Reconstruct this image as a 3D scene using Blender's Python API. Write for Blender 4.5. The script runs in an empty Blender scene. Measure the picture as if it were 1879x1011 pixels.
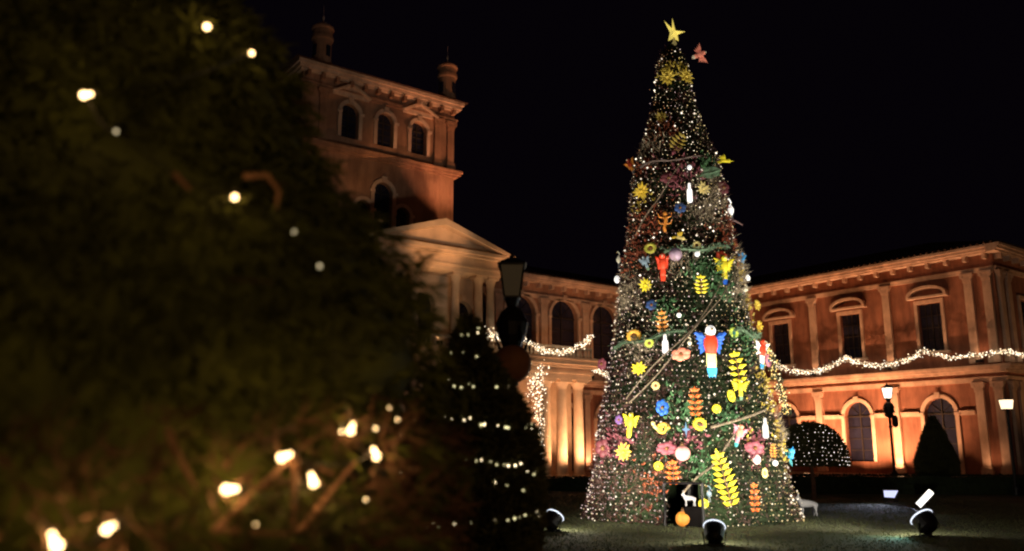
import bpy, bmesh, math, random
import numpy as np
from mathutils import Vector, Matrix
R = math.radians
random.seed(7); rng = np.random.default_rng(7)
sc = bpy.context.scene
col = sc.collection

# ------------------------------------------------------------------ camera, sky, exposure
cam_d = bpy.data.cameras.new('camera'); cam = bpy.data.objects.new('camera', cam_d); col.objects.link(cam)
cam_d.sensor_width = 36; cam_d.sensor_fit = 'HORIZONTAL'; cam_d.lens = 1560 / 1879 * 36
cam_d.clip_start = 0.05; cam_d.clip_end = 3000
PITCH = math.atan(319 / 1560)
cam.location = (0, 0, 1.7); cam.rotation_euler = (R(90) + PITCH, 0, 0)
cam_d.dof.use_dof = True; cam_d.dof.focus_distance = 25; cam_d.dof.aperture_fstop = 0.6
sc.camera = cam

w = bpy.data.worlds.new('World'); sc.world = w; w.use_nodes = True
nt = w.node_tree; bg = nt.nodes['Background']
sky = nt.nodes.new('ShaderNodeTexSky'); sky.sky_type = 'NISHITA'; sky.sun_disc = False
sky.sun_elevation = R(-6.0); sky.sun_rotation = R(200); sky.altitude = 100
mx = nt.nodes.new('ShaderNodeMixRGB'); mx.blend_type = 'ADD'; mx.inputs[0].default_value = 1
mx.inputs[2].default_value = (0.028, 0.016, 0.036, 1)       # town glow left in the night air
nt.links.new(sky.outputs[0], mx.inputs[1]); nt.links.new(mx.outputs[0], bg.inputs[0])
bg.inputs[1].default_value = 0.05
sc.view_settings.view_transform = 'Standard'; sc.view_settings.look = 'None'
sc.view_settings.exposure = 0; sc.view_settings.gamma = 1
sc.cycles.filter_width = 2.1; sc.cycles.max_bounces = 5; sc.cycles.sample_clamp_indirect = 4

FILL_BEHIND = ((7.0, -8.0, 5.0), 1050, (1, .58, .24))      # added fill light behind the viewer for foliage and lawn, no lamp stands there
# ------------------------------------------------------------------ materials
MATS = {}
def mat(name, rgb, rough=0.8, var=0.25, scale=6.0, bump=0.2, bscale=30.0, metal=0.0, emit=0.0, ergb=None, spec=0.4, streak=0):
    if name in MATS: return MATS[name]
    m = bpy.data.materials.new(name); m.use_nodes = True; n = m.node_tree; L = n.links
    b = n.nodes['Principled BSDF']
    b.inputs['Roughness'].default_value = rough; b.inputs['Metallic'].default_value = metal
    b.inputs['Specular IOR Level'].default_value = spec
    tc = n.nodes.new('ShaderNodeTexCoord')
    nz = n.nodes.new('ShaderNodeTexNoise'); nz.inputs['Scale'].default_value = scale; nz.inputs['Detail'].default_value = 6
    L.new(tc.outputs['Object'], nz.inputs['Vector'])
    rp = n.nodes.new('ShaderNodeValToRGB')
    rp.color_ramp.elements[0].position = 0.3; rp.color_ramp.elements[1].position = 0.7
    rp.color_ramp.elements[0].color = [c * (1 - var) for c in rgb] + [1]
    rp.color_ramp.elements[1].color = [min(1, c * (1 + var * .6)) for c in rgb] + [1]
    L.new(nz.outputs['Fac'], rp.inputs[0]); L.new(rp.outputs[0], b.inputs['Base Color'])
    if bump:
        n2 = n.nodes.new('ShaderNodeTexNoise'); n2.inputs['Scale'].default_value = bscale; n2.inputs['Detail'].default_value = 5
        L.new(tc.outputs['Object'], n2.inputs['Vector'])
        bp = n.nodes.new('ShaderNodeBump'); bp.inputs['Strength'].default_value = bump; bp.inputs['Distance'].default_value = .03
        L.new(n2.outputs['Fac'], bp.inputs['Height']); L.new(bp.outputs[0], b.inputs['Normal'])
    if emit:
        b.inputs['Emission Color'].default_value = list(ergb or rgb) + [1]; b.inputs['Emission Strength'].default_value = emit
    if streak:      # damp stains and worn paint running down the walls
        mp = n.nodes.new('ShaderNodeMapping'); mp.inputs['Scale'].default_value = (1.1, 1.1, .22); L.new(tc.outputs['Object'], mp.inputs[0])
        n3 = n.nodes.new('ShaderNodeTexNoise'); n3.inputs['Scale'].default_value = 1.3; n3.inputs['Detail'].default_value = 9; n3.inputs['Roughness'].default_value = .7
        L.new(mp.outputs[0], n3.inputs['Vector'])
        r3 = n.nodes.new('ShaderNodeValToRGB'); r3.color_ramp.elements[0].position = .38; r3.color_ramp.elements[1].position = .62
        r3.color_ramp.elements[0].color = (streak, streak*.95, streak*.95, 1); r3.color_ramp.elements[1].color = (1, 1, 1, 1)
        mm = n.nodes.new('ShaderNodeMixRGB'); mm.blend_type = 'MULTIPLY'; mm.inputs[0].default_value = 1
        L.new(n3.outputs['Fac'], r3.inputs[0]); L.new(rp.outputs[0], mm.inputs[1]); L.new(r3.outputs[0], mm.inputs[2]); L.new(mm.outputs[0], b.inputs['Base Color'])
    MATS[name] = m; return m
def glow(name, rgb, s, nee=False):
    if name in MATS: return MATS[name]
    m = bpy.data.materials.new(name); m.use_nodes = True; n = m.node_tree
    for x in list(n.nodes): n.nodes.remove(x)
    e = n.nodes.new('ShaderNodeEmission'); e.inputs[0].default_value = list(rgb) + [1]; e.inputs[1].default_value = s
    o = n.nodes.new('ShaderNodeOutputMaterial'); n.links.new(e.outputs[0], o.inputs[0])
    if not nee: m.cycles.emission_sampling = 'NONE'
    MATS[name] = m; return m
def glassm(name, rgb=(1, 1, 1)):
    if name in MATS: return MATS[name]
    m = bpy.data.materials.new(name); m.use_nodes = True
    b = m.node_tree.nodes['Principled BSDF']; b.inputs['Base Color'].default_value = list(rgb) + [1]
    b.inputs['Roughness'].default_value = .25; b.inputs['Transmission Weight'].default_value = 1; b.inputs['IOR'].default_value = 1.1
    MATS[name] = m; return m
stucco = mat('terracotta_render', (.38, .155, .095), .9, .3, .9, .25, 25, streak=.55)
trim = mat('cream_stone_trim', (.70, .48, .36), .85, .25, 1.5, .3, 30, streak=.7)
cream = mat('pale_portico_stone', (.62, .47, .34), .85, .2, 1.5, .3, 30)
towerw = mat('tower_render', (.42, .22, .14), .9, .3, .8, .25, 25, streak=.6)
rooft = mat('dark_roof_tile', (.07, .035, .025), .9, .5, 3, .6, 18)
pane_m = mat('dark_window_glass', (.02, .02, .04), .15, .3, 2, .05, 4)
wood = mat('dark_window_wood', (.03, .022, .018), .5, .3, 5, .2, 30)
iron = mat('black_iron', (.012, .010, .012), .45, .3, 10, .2, 60, .3)
bark = mat('brown_bark', (.12, .055, .03), .95, .5, 9, 1.0, 40)
grass_m = mat('grass_blades', (.07, .08, .03), .9, .4, .6, 0)
hedge_m = mat('hedge_leaves', (.02, .03, .01), .9, .5, 5, 0)
leaf_dark = mat('cypress_leaves', (.055, .052, .014), .9, .5, 4, 0)
leaf_fore = mat('conifer_needles', (.075, .085, .010), .9, .55, 2.5, 0)
leaf_xmas = mat('christmas_needles', (.016, .030, .008), .9, .6, 1.6, 0)
tinsel = mat('tinsel_net', (.10, .05, .04), .6, .6, 2, 0)
vine_m = mat('dry_vine', (.22, .17, .12), .9, .5, 8, .8, 50)
sage_m = mat('sage_felt', (.16, .25, .16), .9, .3, 6, .5, 50)

# ------------------------------------------------------------------ mesh helpers
class MB:
    def __init__(s): s.v = []; s.f = []; s.mi = []; s.m = 0
    def add(s, vs, fs):
        o = len(s.v); s.v += [tuple(x) for x in vs]
        s.f += [tuple(i + o for i in f) for f in fs]; s.mi += [s.m] * len(fs); return s
    def box(s, x0, x1, y0, y1, z0, z1):
        s.add([(x0,y0,z0),(x1,y0,z0),(x1,y1,z0),(x0,y1,z0),(x0,y0,z1),(x1,y0,z1),(x1,y1,z1),(x0,y1,z1)],
              [(0,3,2,1),(4,5,6,7),(0,1,5,4),(1,2,6,5),(2,3,7,6),(3,0,4,7)]); return s
    def prism(s, pts, y0, y1):          # polygon in x,z (counter-clockwise), extruded along y
        n = len(pts)
        s.add([(x, y0, z) for x, z in pts] + [(x, y1, z) for x, z in pts],
              [tuple(range(n)), tuple(range(2*n-1, n-1, -1))] + [(i, i+n, (i+1) % n + n, (i+1) % n) for i in range(n)]); return s
    def lathe(s, prof, n=12, c=(0,0,0), sx=1, sy=1, axis='z'):
        vs = []; fs = []
        for r, z in prof:
            for k in range(n):
                a = 2*math.pi*k/n; x, y = r*math.cos(a)*sx, r*math.sin(a)*sy
                vs.append((c[0]+x, c[1]+y, c[2]+z) if axis == 'z' else (c[0]+x, c[1]-z, c[2]+y))
        for i in range(len(prof)-1):
            for k in range(n):
                k2 = (k+1) % n; fs.append((i*n+k, i*n+k2, (i+1)*n+k2, (i+1)*n+k))
        fs.append(tuple(range(n-1, -1, -1))); fs.append(tuple(range((len(prof)-1)*n, len(prof)*n)))
        s.add(vs, fs); return s
    def ball(s, c, r, n=10, m=6, sx=1, sy=1, sz=1):
        pr = [(max(1e-4, r*math.sin(math.pi*i/m)), -r*sz*math.cos(math.pi*i/m)) for i in range(m+1)]
        return s.lathe(pr, n, c, sx, sy)
    def tube(s, pts, r, n=6, r2=None):
        pts = [Vector(p) for p in pts]; vs = []; fs = []; N = len(pts)
        for i, p in enumerate(pts):
            d = (pts[min(i+1, N-1)] - pts[max(i-1, 0)]).normalized()
            a = d.cross(Vector((0, 0, 1)) if abs(d.z) < .9 else Vector((1, 0, 0))).normalized(); b = d.cross(a)
            rr = r if r2 is None else r + (r2-r)*i/(N-1)
            for k in range(n):
                t = 2*math.pi*k/n; vs.append(p + a*rr*math.cos(t) + b*rr*math.sin(t))
        for i in range(N-1):
            for k in range(n):
                k2 = (k+1) % n; fs.append((i*n+k, (i+1)*n+k, (i+1)*n+k2, i*n+k2))
        fs.append(tuple(range(n))); fs.append(tuple(range(N*n-1, (N-1)*n-1, -1)))
        s.add(vs, fs); return s
    def torus(s, c, R_, r, n=18, m=8, sx=1, sz=1):   # ring facing -y
        vs = []; fs = []
        for i in range(n):
            a = 2*math.pi*i/n
            for j in range(m):
                b = 2*math.pi*j/m; q = R_ + r*math.cos(b)
                vs.append((c[0]+q*math.cos(a)*sx, c[1]+r*math.sin(b), c[2]+q*math.sin(a)*sz))
        for i in range(n):
            for j in range(m):
                fs.append((i*m+j, ((i+1) % n)*m+j, ((i+1) % n)*m+(j+1) % m, i*m+(j+1) % m))
        s.add(vs, fs); return s
    def leaf(s, base, tip, wid, up=(0,-1,0), fold=.25):  # folded leaf with thickness by its fold
        b, t = Vector(base), Vector(tip); d = t-b; side = d.cross(Vector(up)).normalized()*wid*.5; u = Vector(up).normalized()*wid*fold
        mid = b + d*.45
        s.add([b, mid+side, t, mid-side, mid+u, mid-u*.4], [(0,1,4),(1,2,4),(2,3,4),(3,0,4),(1,0,5),(2,1,5),(3,2,5),(0,3,5)]); return s
    def mesh(s, name, mats):
        me = bpy.data.meshes.new(name); me.from_pydata(s.v, [], s.f)
        for m in (mats if isinstance(mats, (list, tuple)) else [mats]): me.materials.append(m)
        if any(s.mi): me.polygons.foreach_set('material_index', s.mi)
        bm = bmesh.new(); bm.from_mesh(me); bmesh.ops.recalc_face_normals(bm, faces=bm.faces); bm.to_mesh(me); bm.free()
        return me
    def build(s, name, mats, parent=None, smooth=False, loc=None, rz=None):
        me = s.mesh(name, mats)
        if smooth: me.polygons.foreach_set('use_smooth', [True]*len(me.polygons))
        return place(name, me, parent, loc, rz)
def place(name, me, parent=None, loc=None, rz=None):
    o = bpy.data.objects.new(name, me); col.objects.link(o); o.parent = parent
    if loc: o.location = loc
    if rz: o.rotation_euler = (0, 0, rz)
    return o
def tag(o, label=None, cat=None, group=None, kind=None):
    for k, v in (('label', label), ('category', cat), ('group', group), ('kind', kind)):
        if v: o[k] = v
    return o
def thing(name, label, cat, loc=(0,0,0), rz=0, group=None):
    o = bpy.data.objects.new(name, None); col.objects.link(o); o.empty_display_size = .2
    o.location = loc; o.rotation_euler = (0, 0, rz); return tag(o, label, cat, group)
def stuff_mesh(name, V, F, mats, parent=None, mi=None, smooth=False):
    """V (n,3), F (m,k) numpy arrays"""
    me = bpy.data.meshes.new(name); n, k = F.shape
    me.vertices.add(len(V)); me.vertices.foreach_set('co', np.ascontiguousarray(V, dtype=np.float32).ravel())
    me.loops.add(n*k); me.loops.foreach_set('vertex_index', F.astype(np.int32).ravel())
    me.polygons.add(n); me.polygons.foreach_set('loop_start', np.arange(0, n*k, k, dtype=np.int32))
    me.polygons.foreach_set('loop_total', np.full(n, k, dtype=np.int32))
    for m in (mats if isinstance(mats, (list, tuple)) else [mats]): me.materials.append(m)
    if mi is not None: me.polygons.foreach_set('material_index', mi.astype(np.int32))
    me.update(calc_edges=True); me.validate()
    o = place(name, me, parent); o['kind'] = 'stuff'; return o
OV = np.array([(1,0,0),(-1,0,0),(0,1,0),(0,-1,0),(0,0,1),(0,0,-1)], float)
OF = np.array([(0,2,4),(2,1,4),(1,3,4),(3,0,4),(2,0,5),(1,2,5),(3,1,5),(0,3,5)])
def bulbs(name, P, r, mats, parent, mi=None):
    P = np.asarray(P, float); r = np.broadcast_to(r, (len(P),))
    V = (P[:, None, :] + OV[None]*r[:, None, None]).reshape(-1, 3)
    F = (OF[None] + (np.arange(len(P))*6)[:, None, None]).reshape(-1, 3)
    if mi is None: mi = rng.integers(0, len(mats), len(P))
    return stuff_mesh(name, V, F, mats, parent, np.repeat(mi, 8))
def sprays(name, P, D, L, W, m, parent, k=5):
    """leafy sprays: k narrow leaves fanning out of each point P along D"""
    P = np.asarray(P, float); D = np.asarray(D, float); n = len(P)
    P = np.repeat(P, k, 0); D = np.repeat(D, k, 0) + rng.normal(0, .55, (n*k, 3)); D /= np.linalg.norm(D, axis=1)[:, None]
    up = rng.normal(0, 1, (n*k, 3)); S = np.cross(D, up); S /= np.linalg.norm(S, axis=1)[:, None]
    l = (L*rng.uniform(.5, 1.2, n*k))[:, None]; ww = (W*rng.uniform(.6, 1.2, n*k))[:, None]
    V = np.stack([P, P + D*l*.5 + S*ww, P + D*l, P + D*l*.5 - S*ww], 1).reshape(-1, 3)
    F = np.arange(n*k*4).reshape(-1, 4)
    return stuff_mesh(name, V, F, m, parent)
def light(name, kind, loc, power, rgb, target=None, angle=60, blend=.6, size=.06, parent=None):
    d = bpy.data.lights.new(name, kind); d.energy = power; d.color = rgb
    if kind == 'SPOT': d.spot_size = R(angle); d.spot_blend = blend
    d.shadow_soft_size = size
    o = bpy.data.objects.new(name, d); col.objects.link(o); o.location = loc
    if target is not None: o.rotation_euler = (Vector(target)-Vector(loc)).to_track_quat('-Z', 'Y').to_euler()
    o.parent = parent; return o
SODIUM = (1.0, .50, .24)
AMBER = (1.0, .52, .2)
COOL = (.82, .88, 1.0)

light('added_fill_light', 'POINT', FILL_BEHIND[0], FILL_BEHIND[1], FILL_BEHIND[2], size=.4)
# ------------------------------------------------------------------ ground and paths
g = MB(); N = 60
xs = np.linspace(-300, 300, N); ys = np.linspace(-120, 500, N)
g.add([(x, y, 0) for y in ys for x in xs], [(j*N+i, j*N+i+1, (j+1)*N+i+1, (j+1)*N+i) for j in range(N-1) for i in range(N-1)])
lawn_m = mat('lawn_ground', (.075, .08, .035), .95, .45, .35, .6, 12)
tag(g.build('ground', lawn_m), kind='structure')
U = Vector((.80099, .59868, 0)); Vv = Vector((-.59868, .80099, 0)); X0 = Vector((12.815, 60.859, 0)); RZ = math.atan2(.59868, .80099)
def pal(u, v, z=0): return X0 + U*u + Vv*v + Vector((0, 0, z))
paving = mat('forecourt_paving', (.10, .075, .055), .85, .3, 1.2, .3, 10)
p = MB(); q = [pal(-45, -12.5, .004), pal(-6, -12.5, .004), pal(-6, -40, .004), pal(-.0, -40, .004), pal(0, 0, .004), pal(-45, 0, .004)]
p.add(q, [(0, 1, 2, 3, 4, 5)]); tag(p.build('path', paving), kind='structure')
# grass blades on the lawn round the tree
gx = rng.uniform(-6, 16, 60000); gy = 11 + 22*rng.random(60000)**1.4
GP = np.stack([gx, gy, np.zeros_like(gx)], 1); GD = np.tile([0, 0, 1.], (len(gx), 1))
tag(sprays('grass', GP, GD, .040, .006, grass_m, None, 3), 'short mown grass covering the lawn around the Christmas tree', 'grass', kind='stuff')

# ------------------------------------------------------------------ the palace
palace = thing('palace', 'terracotta two-storey palace with cream trim, square tower and arched windows, floodlit orange', 'palace', X0, RZ)
WOFF = -21.1      # the wing's corner along v
class Fr:         # a wall face: s along it, d outwards
    def __init__(f, kind, v0=0, u0=0): f.k = kind; f.v0 = v0; f.u0 = u0
    def loc(f, s, d, z): return (f.u0-d, f.v0+s, z) if f.k == 'W' else (s, f.v0-d, z)
    def rz(f): return -math.pi/2 if f.k == 'W' else 0
    def box(f, mb, s0, s1, d0, d1, z0, z1):
        a = f.loc(s0, d0, z0); b = f.loc(s1, d1, z1)
        mb.box(min(a[0],b[0]), max(a[0],b[0]), min(a[1],b[1]), max(a[1],b[1]), z0, z1)
    def poly(f, mb, pts, d0, d1):
        n = len(pts); vs = [f.loc(s, d0, z) for s, z in pts] + [f.loc(s, d1, z) for s, z in pts]
        mb.add(vs, [tuple(range(n)), tuple(range(2*n-1, n-1, -1))] + [(i, i+n, (i+1) % n + n, (i+1) % n) for i in range(n)])
def arc(sc_, hw, zs, rise, n=10, a0=0, a1=math.pi):
    return [(sc_ - hw*math.cos(a0+(a1-a0)*i/n), zs + rise*math.sin(a0+(a1-a0)*i/n)) for i in range(n+1)]
def wall(fr, s0, s1, z0, z1, ops, m, th=.45, name='wall'):
    mb = MB(); cur = s0
    for (c, hw, zb, zs, rise) in sorted(ops):
        fr.box(mb, cur, c-hw, -th, 0, z0, z1)
        if zb > z0: fr.box(mb, c-hw, c+hw, -th, 0, z0, zb)
        if rise > 0: fr.poly(mb, [(c-hw, z1)] + arc(c, hw, zs, rise) + [(c+hw, z1)], -th, 0)
        else: fr.box(mb, c-hw, c+hw, -th, 0, zs, z1)
        cur = c+hw
    fr.box(mb, cur, s1, -th, 0, z0, z1)
    return mb.build(name, m, palace)
def moulding(fr, s0, s1, steps, m, name):   # steps: (z0, z1, projection)
    mb = MB()
    for z0, z1, pr in steps: fr.box(mb, s0, s1, .001, pr, z0, z1)
    return mb.build(name, m, palace)
PROTO = {}
def rep(key, maker, fr, s, d, z):
    """a copy (shared meshes) of a part with its sub-parts"""
    if key not in PROTO: PROTO[key] = maker()
    root = None
    for nm, me in PROTO[key]:
        o = place(nm, me, palace if root is None else root)
        if root is None: o.location = fr.loc(s, d, z); o.rotation_euler = (0, 0, fr.rz()); root = o
    return root
def pilaster(w_, h, pr, m, tall=True):
    def f():
        mb = MB(); mb.box(-w_/2, w_/2, -pr, 0, .42, h-.5)
        base = MB(); base.box(-w_*.72, w_*.72, -pr*1.55, 0, 0, .25).box(-w_*.62, w_*.62, -pr*1.3, 0, .251, .42)
        cap = MB(); cap.box(-w_*.56, w_*.56, -pr*1.2, 0, h-.5, h-.42).prism([(-w_*.5, h-.419), (w_*.5, h-.419), (w_*.72, h-.13), (-w_*.72, h-.13)], -pr*1.45, 0).box(-w_*.82, w_*.82, -pr*1.7, 0, h-.129, h)
        for sx in (-1, 1): cap.lathe([(.09, -.03), (.09, .03)], 8, (sx*w_*.6, -pr*1.5, h-.2), axis='y')
        return [('pilaster', mb.mesh('pilaster', m)), ('base', base.mesh('base', m)), ('capital', cap.mesh('capital', m))]
    return f
def rect_window(hw, h, hood, m=None):
    m = m or trim
    def f():
        fr_ = MB(); t = .17
        fr_.box(-hw-t, -hw, -.11, .02, 0, h).box(hw, hw+t, -.11, .02, 0, h).box(-hw-t, hw+t, -.13, .02, h+.001, h+.2)
        pn = MB(); pn.box(-hw, hw, .22, .25, 0, h)
        gb = MB()
        for x in (-.03, ): gb.box(x, .03, .16, .219, 0, h)
        for k in range(1, 4): gb.box(-hw, hw, .17, .218, h*k/4-.02, h*k/4+.02)
        for x in (-hw*.5, hw*.5): gb.box(x-.015, x+.015, .175, .217, 0, h)
        sill = MB(); sill.box(-hw-.3, hw+.3, -.2, .05, -.16, -.001)
        out = [('window', fr_.mesh('window', m)), ('pane', pn.mesh('pane', pane_m)), ('glazing_bars', gb.mesh('glazing_bars', wood)), ('sill', sill.mesh('sill', m))]
        if hood:
            hd = MB(); W = hw+.48; hd.box(-W, W, -.32, 0, h+.3, h+.42)
            pts = arc(0, W, h+.43, .55, 12); pin = arc(0, W-.16, h+.43, .40, 12)
            hd.prism(pts + pin[::-1], -.34, 0); hd.prism(pin + [(W-.161, h+.421)] , -.05, 0) if False else None
            out.append(('hood', hd.mesh('hood', m)))
        return out
    return f
def arch_window(hw, zs, rise, m=None, key=True, hood=False, deep=.3):
    """origin at sill height; zs = spring height"""
    m = m or trim
    def f():
        t = .2; fr_ = MB()
        o = [(-hw-t, 0)] + [(-hw-t, zs)] + arc(0, hw+t, zs, rise+t)[1:-1] + [(hw+t, zs), (hw+t, 0), (hw, 0)] + arc(0, hw, zs, rise)[::-1] + [(-hw, 0)]
        fr_.prism(o, -.1, .02)
        if key: fr_.prism([(-.1, zs+rise-.02), (.1, zs+rise-.02), (.15, zs+rise+t+.1), (-.15, zs+rise+t+.1)], -.17, -.101)
        for s_ in (-1, 1): fr_.box(min(s_*(hw-.01), s_*(hw+t+.08)), max(s_*(hw-.01), s_*(hw+t+.08)), -.16, -.101, zs-.1, zs+.06)
        pn = MB(); pn.prism([(-hw, 0), (hw, 0)] + arc(0, hw, zs, rise)[::-1], deep, deep+.03)
        gb = MB(); gb.box(-.03, .03, deep-.07, deep-.001, 0, zs+rise-.02)
        gb.box(-hw, hw, deep-.065, deep-.002, zs-.04, zs+.03)
        for k in range(1, 4): gb.box(-hw, hw, deep-.05, deep-.003, zs*k/4-.02, zs*k/4+.02)
        for a in (45, 135):
            c_, s_ = math.cos(R(a)), math.sin(R(a))
            gb.prism([(-.02*s_, zs+.04), (.02*s_, zs+.04), (hw*.98*c_+.02*s_, zs+rise*.98*s_), (hw*.98*c_-.02*s_, zs+rise*.98*s_)], deep-.05, deep-.004)
        out = [('window', fr_.mesh('window', m)), ('pane', pn.mesh('pane', pane_m)), ('glazing_bars', gb.mesh('glazing_bars', wood))]
        if hood:
            h0 = zs+rise+t+.16; hd = MB(); W = hw+.55
            hd.prism([(-W, h0-.02), (W, h0-.02), (W, h0+.1), (.0, h0+.62), (-W, h0+.1)] , -.12, 0)
            hd.prism([(-W-.08, h0+.1), (-W-.02, h0+.02), (0, h0+.58), (W+.02, h0+.02), (W+.08, h0+.1), (0, h0+.74)], -.3, -.121)
            out.append(('hood', hd.mesh('hood', m)))
        return out
    return f
def brackets(fr, s0, s1, z, d0, m, step=.75):
    mb = MB(); n = int((s1-s0)/step)
    for i in range(n+1):
        s = s0 + (s1-s0)*i/n; fr.box(mb, s-.09, s+.09, d0, d0+.36, z-.28, z-.001)
    o = mb.build('cornice_brackets', m, palace); o['kind'] = 'stuff'; return o
def entab(fr, s0, s1, e, z, m, name='cornice'):
    """two-piece top: frieze with architrave, and the projecting cornice"""
    moulding(fr, s0, s1, [(z-1.5, z-1.3, .10), (z-1.299, z-1.2, .15)], m, 'architrave')
    brackets(fr, s0+.3, s1-.3, z-.4, .002, m)
    moulding(fr, s0-e, s1+e, [(z-.40, z-.28, .45), (z-.279, z-.10, .6), (z-.099, z, .7)], m, name)

# --- wing (long side W, end face E)
W = Fr('W', WOFF, 0); E_ = Fr('U', WOFF)
wb = [3.6, 8.45, 13.4, 18.2]
wall(W, 0, 21.1, 0, 5.75, [(s, .85, 1.0 if i else .4, 3.6, .85) for i, s in enumerate(wb)], stucco)
wall(W, 0, 21.1, 5.751, 12.3, [(s, .66, 7.0, 9.68, 0) for s in wb], stucco)
wall(E_, .451, 14, 0, 5.75, [(s, .85, 1.0, 3.6, .85) for s in (3.2, 7.0, 10.8)], stucco)
wall(E_, .451, 14, 5.751, 12.3, [(s, .66, 7.0, 9.68, 0) for s in (3.2, 7.0, 10.8)], stucco)
for i, s in enumerate(wb):
    zb = 1.0 if i else .4
    rep('aw%d' % bool(i), arch_window(.85, 3.6-zb, .85), W, s, 0, zb)
    rep('rw', rect_window(.66, 2.68, True), W, s, 0, 7.0)
for s in (3.2, 7.0, 10.8):
    rep('aw1', arch_window(.85, 2.6, .85), E_, s, 0, 1.0); rep('rwn', rect_window(.66, 2.68, False), E_, s, 0, 7.0)
for s in (.38, 1.35, 6.05, 10.95, 15.8, 20.7):
    rep('pl', pilaster(.42, 4.75, .16, trim), W, s, 0, .4); rep('pu', pilaster(.42, 4.85, .16, trim), W, s, 0, 6.15)
for s in (.4, 1.3, 5.1, 8.9, 12.7):
    rep('pl', None, E_, s, 0, .4); rep('pu', None, E_, s, 0, 6.15)
for fr, a, b in ((W, 0, 21.1), (E_, 0, 14)):
    e = .0
    moulding(fr, a-(.3 if fr is E_ else 0), b, [(0, .34, .22)], trim, 'plinth')
    lo = -.6 if fr is E_ else 0
    moulding(fr, a+lo*.3, b, [(5.16, 5.3, .12), (5.301, 5.42, .17)], trim, 'ledge_architrave')
    moulding(fr, a+lo, b, [(5.62, 5.76, .3), (5.761, 5.9, .5), (5.901, 6.02, .6)], trim, 'ledge')
    moulding(fr, a, b, [(10.98, 11.12, .10), (11.121, 11.22, .15)], trim, 'architrave')
    brackets(fr, a+.3, b-.3, 11.9, .002, trim, .98)
    moulding(fr, a+(-.7 if fr is E_ else 0), b, [(11.9, 12.0, .45), (12.001, 12.16, .6), (12.161, 12.3, .7)], trim, 'cornice')
# string course between the arches
edges = [0, 3.6, 8.45, 13.4, 18.2, 21.1]
for a, b in [(1.7, 2.5), (4.7, 5.75), (6.35, 7.35), (9.55, 10.65), (11.25, 12.3), (14.5, 15.5), (16.1, 17.1), (19.3, 20.4)]:
    mb = MB(); W.box(mb, a, b, .001, .10, 3.48, 3.62); W.box(mb, a, b, .001, .17, 3.621, 3.72)
    mb.build('string_course', trim, palace)
rf = MB()   # hipped tile roof of the wing (local u,v)
rf.add([(-.68, WOFF-.68, 12.301), (14.5, WOFF-.68, 12.301), (14.5, 14, 12.301), (-.68, 14, 12.301), (6, WOFF+6.2, 14.5), (8, WOFF+6.2, 14.5), (8, 14, 14.5), (6, 14, 14.5)],
       [(0,1,5,4), (3,0,4,7), (4,5,6,7), (1,2,6,5), (2,3,7,6), (0,3,2,1)])
r0 = rf.build('roof', rooft, palace)
tl = MB()   # tile ridges running down the visible slopes
for i in range(62):
    v = WOFF-.3 + i*.34; t0 = max(0, (WOFF+6.2-v)/6.9); tl.tube([(-.70, v, 12.36), (-.68+6.65*(1-t0), v, 12.36+2.17*(1-t0))], .055, 5)
for i in range(40):
    u = -.3 + i*.34; k = min(1, (u+.68)/6.68); tl.tube([(u, WOFF-.70, 12.36), (u, WOFF-.68+6.85*k, 12.36+2.17*k)], .055, 5)
o = tl.build('roof_tile_ridges', rooft, r0); o['kind'] = 'stuff'

# --- recessed facade F
F = Fr('U', 0)
ul = [-1.4-3.48*k for k in range(6)]
wall(F, -21.3, -.001, 0, 5.75, [(s, .9, .4, 3.6, .9) for s in ul], stucco)
wall(F, -21.3, -.001, 5.751, 12.3, [(s, 1.12, 6.9, 9.95, 1.12) for s in ul], towerw)
for s in ul:
    rep('afl', arch_window(.9, 3.2, .9), F, s, 0, .4); rep('afu', arch_window(1.12, 3.05, 1.12, deep=.35), F, s, 0, 6.9)
for s in [u_+1.74 for u_ in ul[1:]] + [-20.6]:
    rep('pl2', pilaster(.42, 4.75, .16, trim), F, s, 0, .4); rep('pu2', pilaster(.5, 4.85, .16, trim), F, s, 0, 6.15)
moulding(F, -21.3, -.8, [(0, .34, .22)], trim, 'plinth')
moulding(F, -21.3, -.75, [(5.16, 5.3, .12), (5.301, 5.42, .17)], trim, 'ledge_architrave')
moulding(F, -21.3, -.75, [(5.62, 5.76, .3), (5.761, 5.9, .5), (5.901, 6.02, .6)], trim, 'ledge')
moulding(F, -21.3, -.75, [(10.98, 11.12, .10), (11.121, 11.22, .15)], trim, 'architrave')
brackets(F, -21, -1, 11.9, .002, trim, .98)
moulding(F, -21.3, -.75, [(11.9, 12.0, .45), (12.001, 12.16, .6), (12.161, 12.3, .7)], trim, 'cornice')
rf = MB(); rf.add([(-21.3, -.68, 12.301), (6.5, -.68, 12.301), (6.5, 6, 14.5), (-21.3, 6, 14.5), (6.5, 12, 12.301), (-21.3, 12, 12.301)], [(0,1,2,3), (3,2,4,5), (0,3,5), (1,4,2), (0,5,4,1)])
r1 = rf.build('roof', rooft, palace)
tl = MB()
for i in range(60): tl.tube([(-21.2+i*.34, -.70, 12.36), (-21.2+i*.34, 5.95, 14.53)], .055, 5)
o = tl.build('roof_tile_ridges', rooft, r1); o['kind'] = 'stuff'
# --- the far left range beyond the tower
G = Fr('U', 0)
gl = [-32.8-3.48*k for k in range(4)]
wall(G, -46, -31.01, 0, 5.75, [(s, .9, .4, 3.6, .9) for s in gl], stucco)
wall(G, -46, -31.01, 5.751, 12.3, [(s, 1.12, 6.9, 9.95, 1.12) for s in gl], towerw)
for s in gl: rep('afl', None, G, s, 0, .4); rep('afu', None, G, s, 0, 6.9)
moulding(G, -46, -31.01, [(11.9, 12.0, .45), (12.001, 12.16, .6), (12.161, 12.3, .7)], trim, 'cornice')

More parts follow.
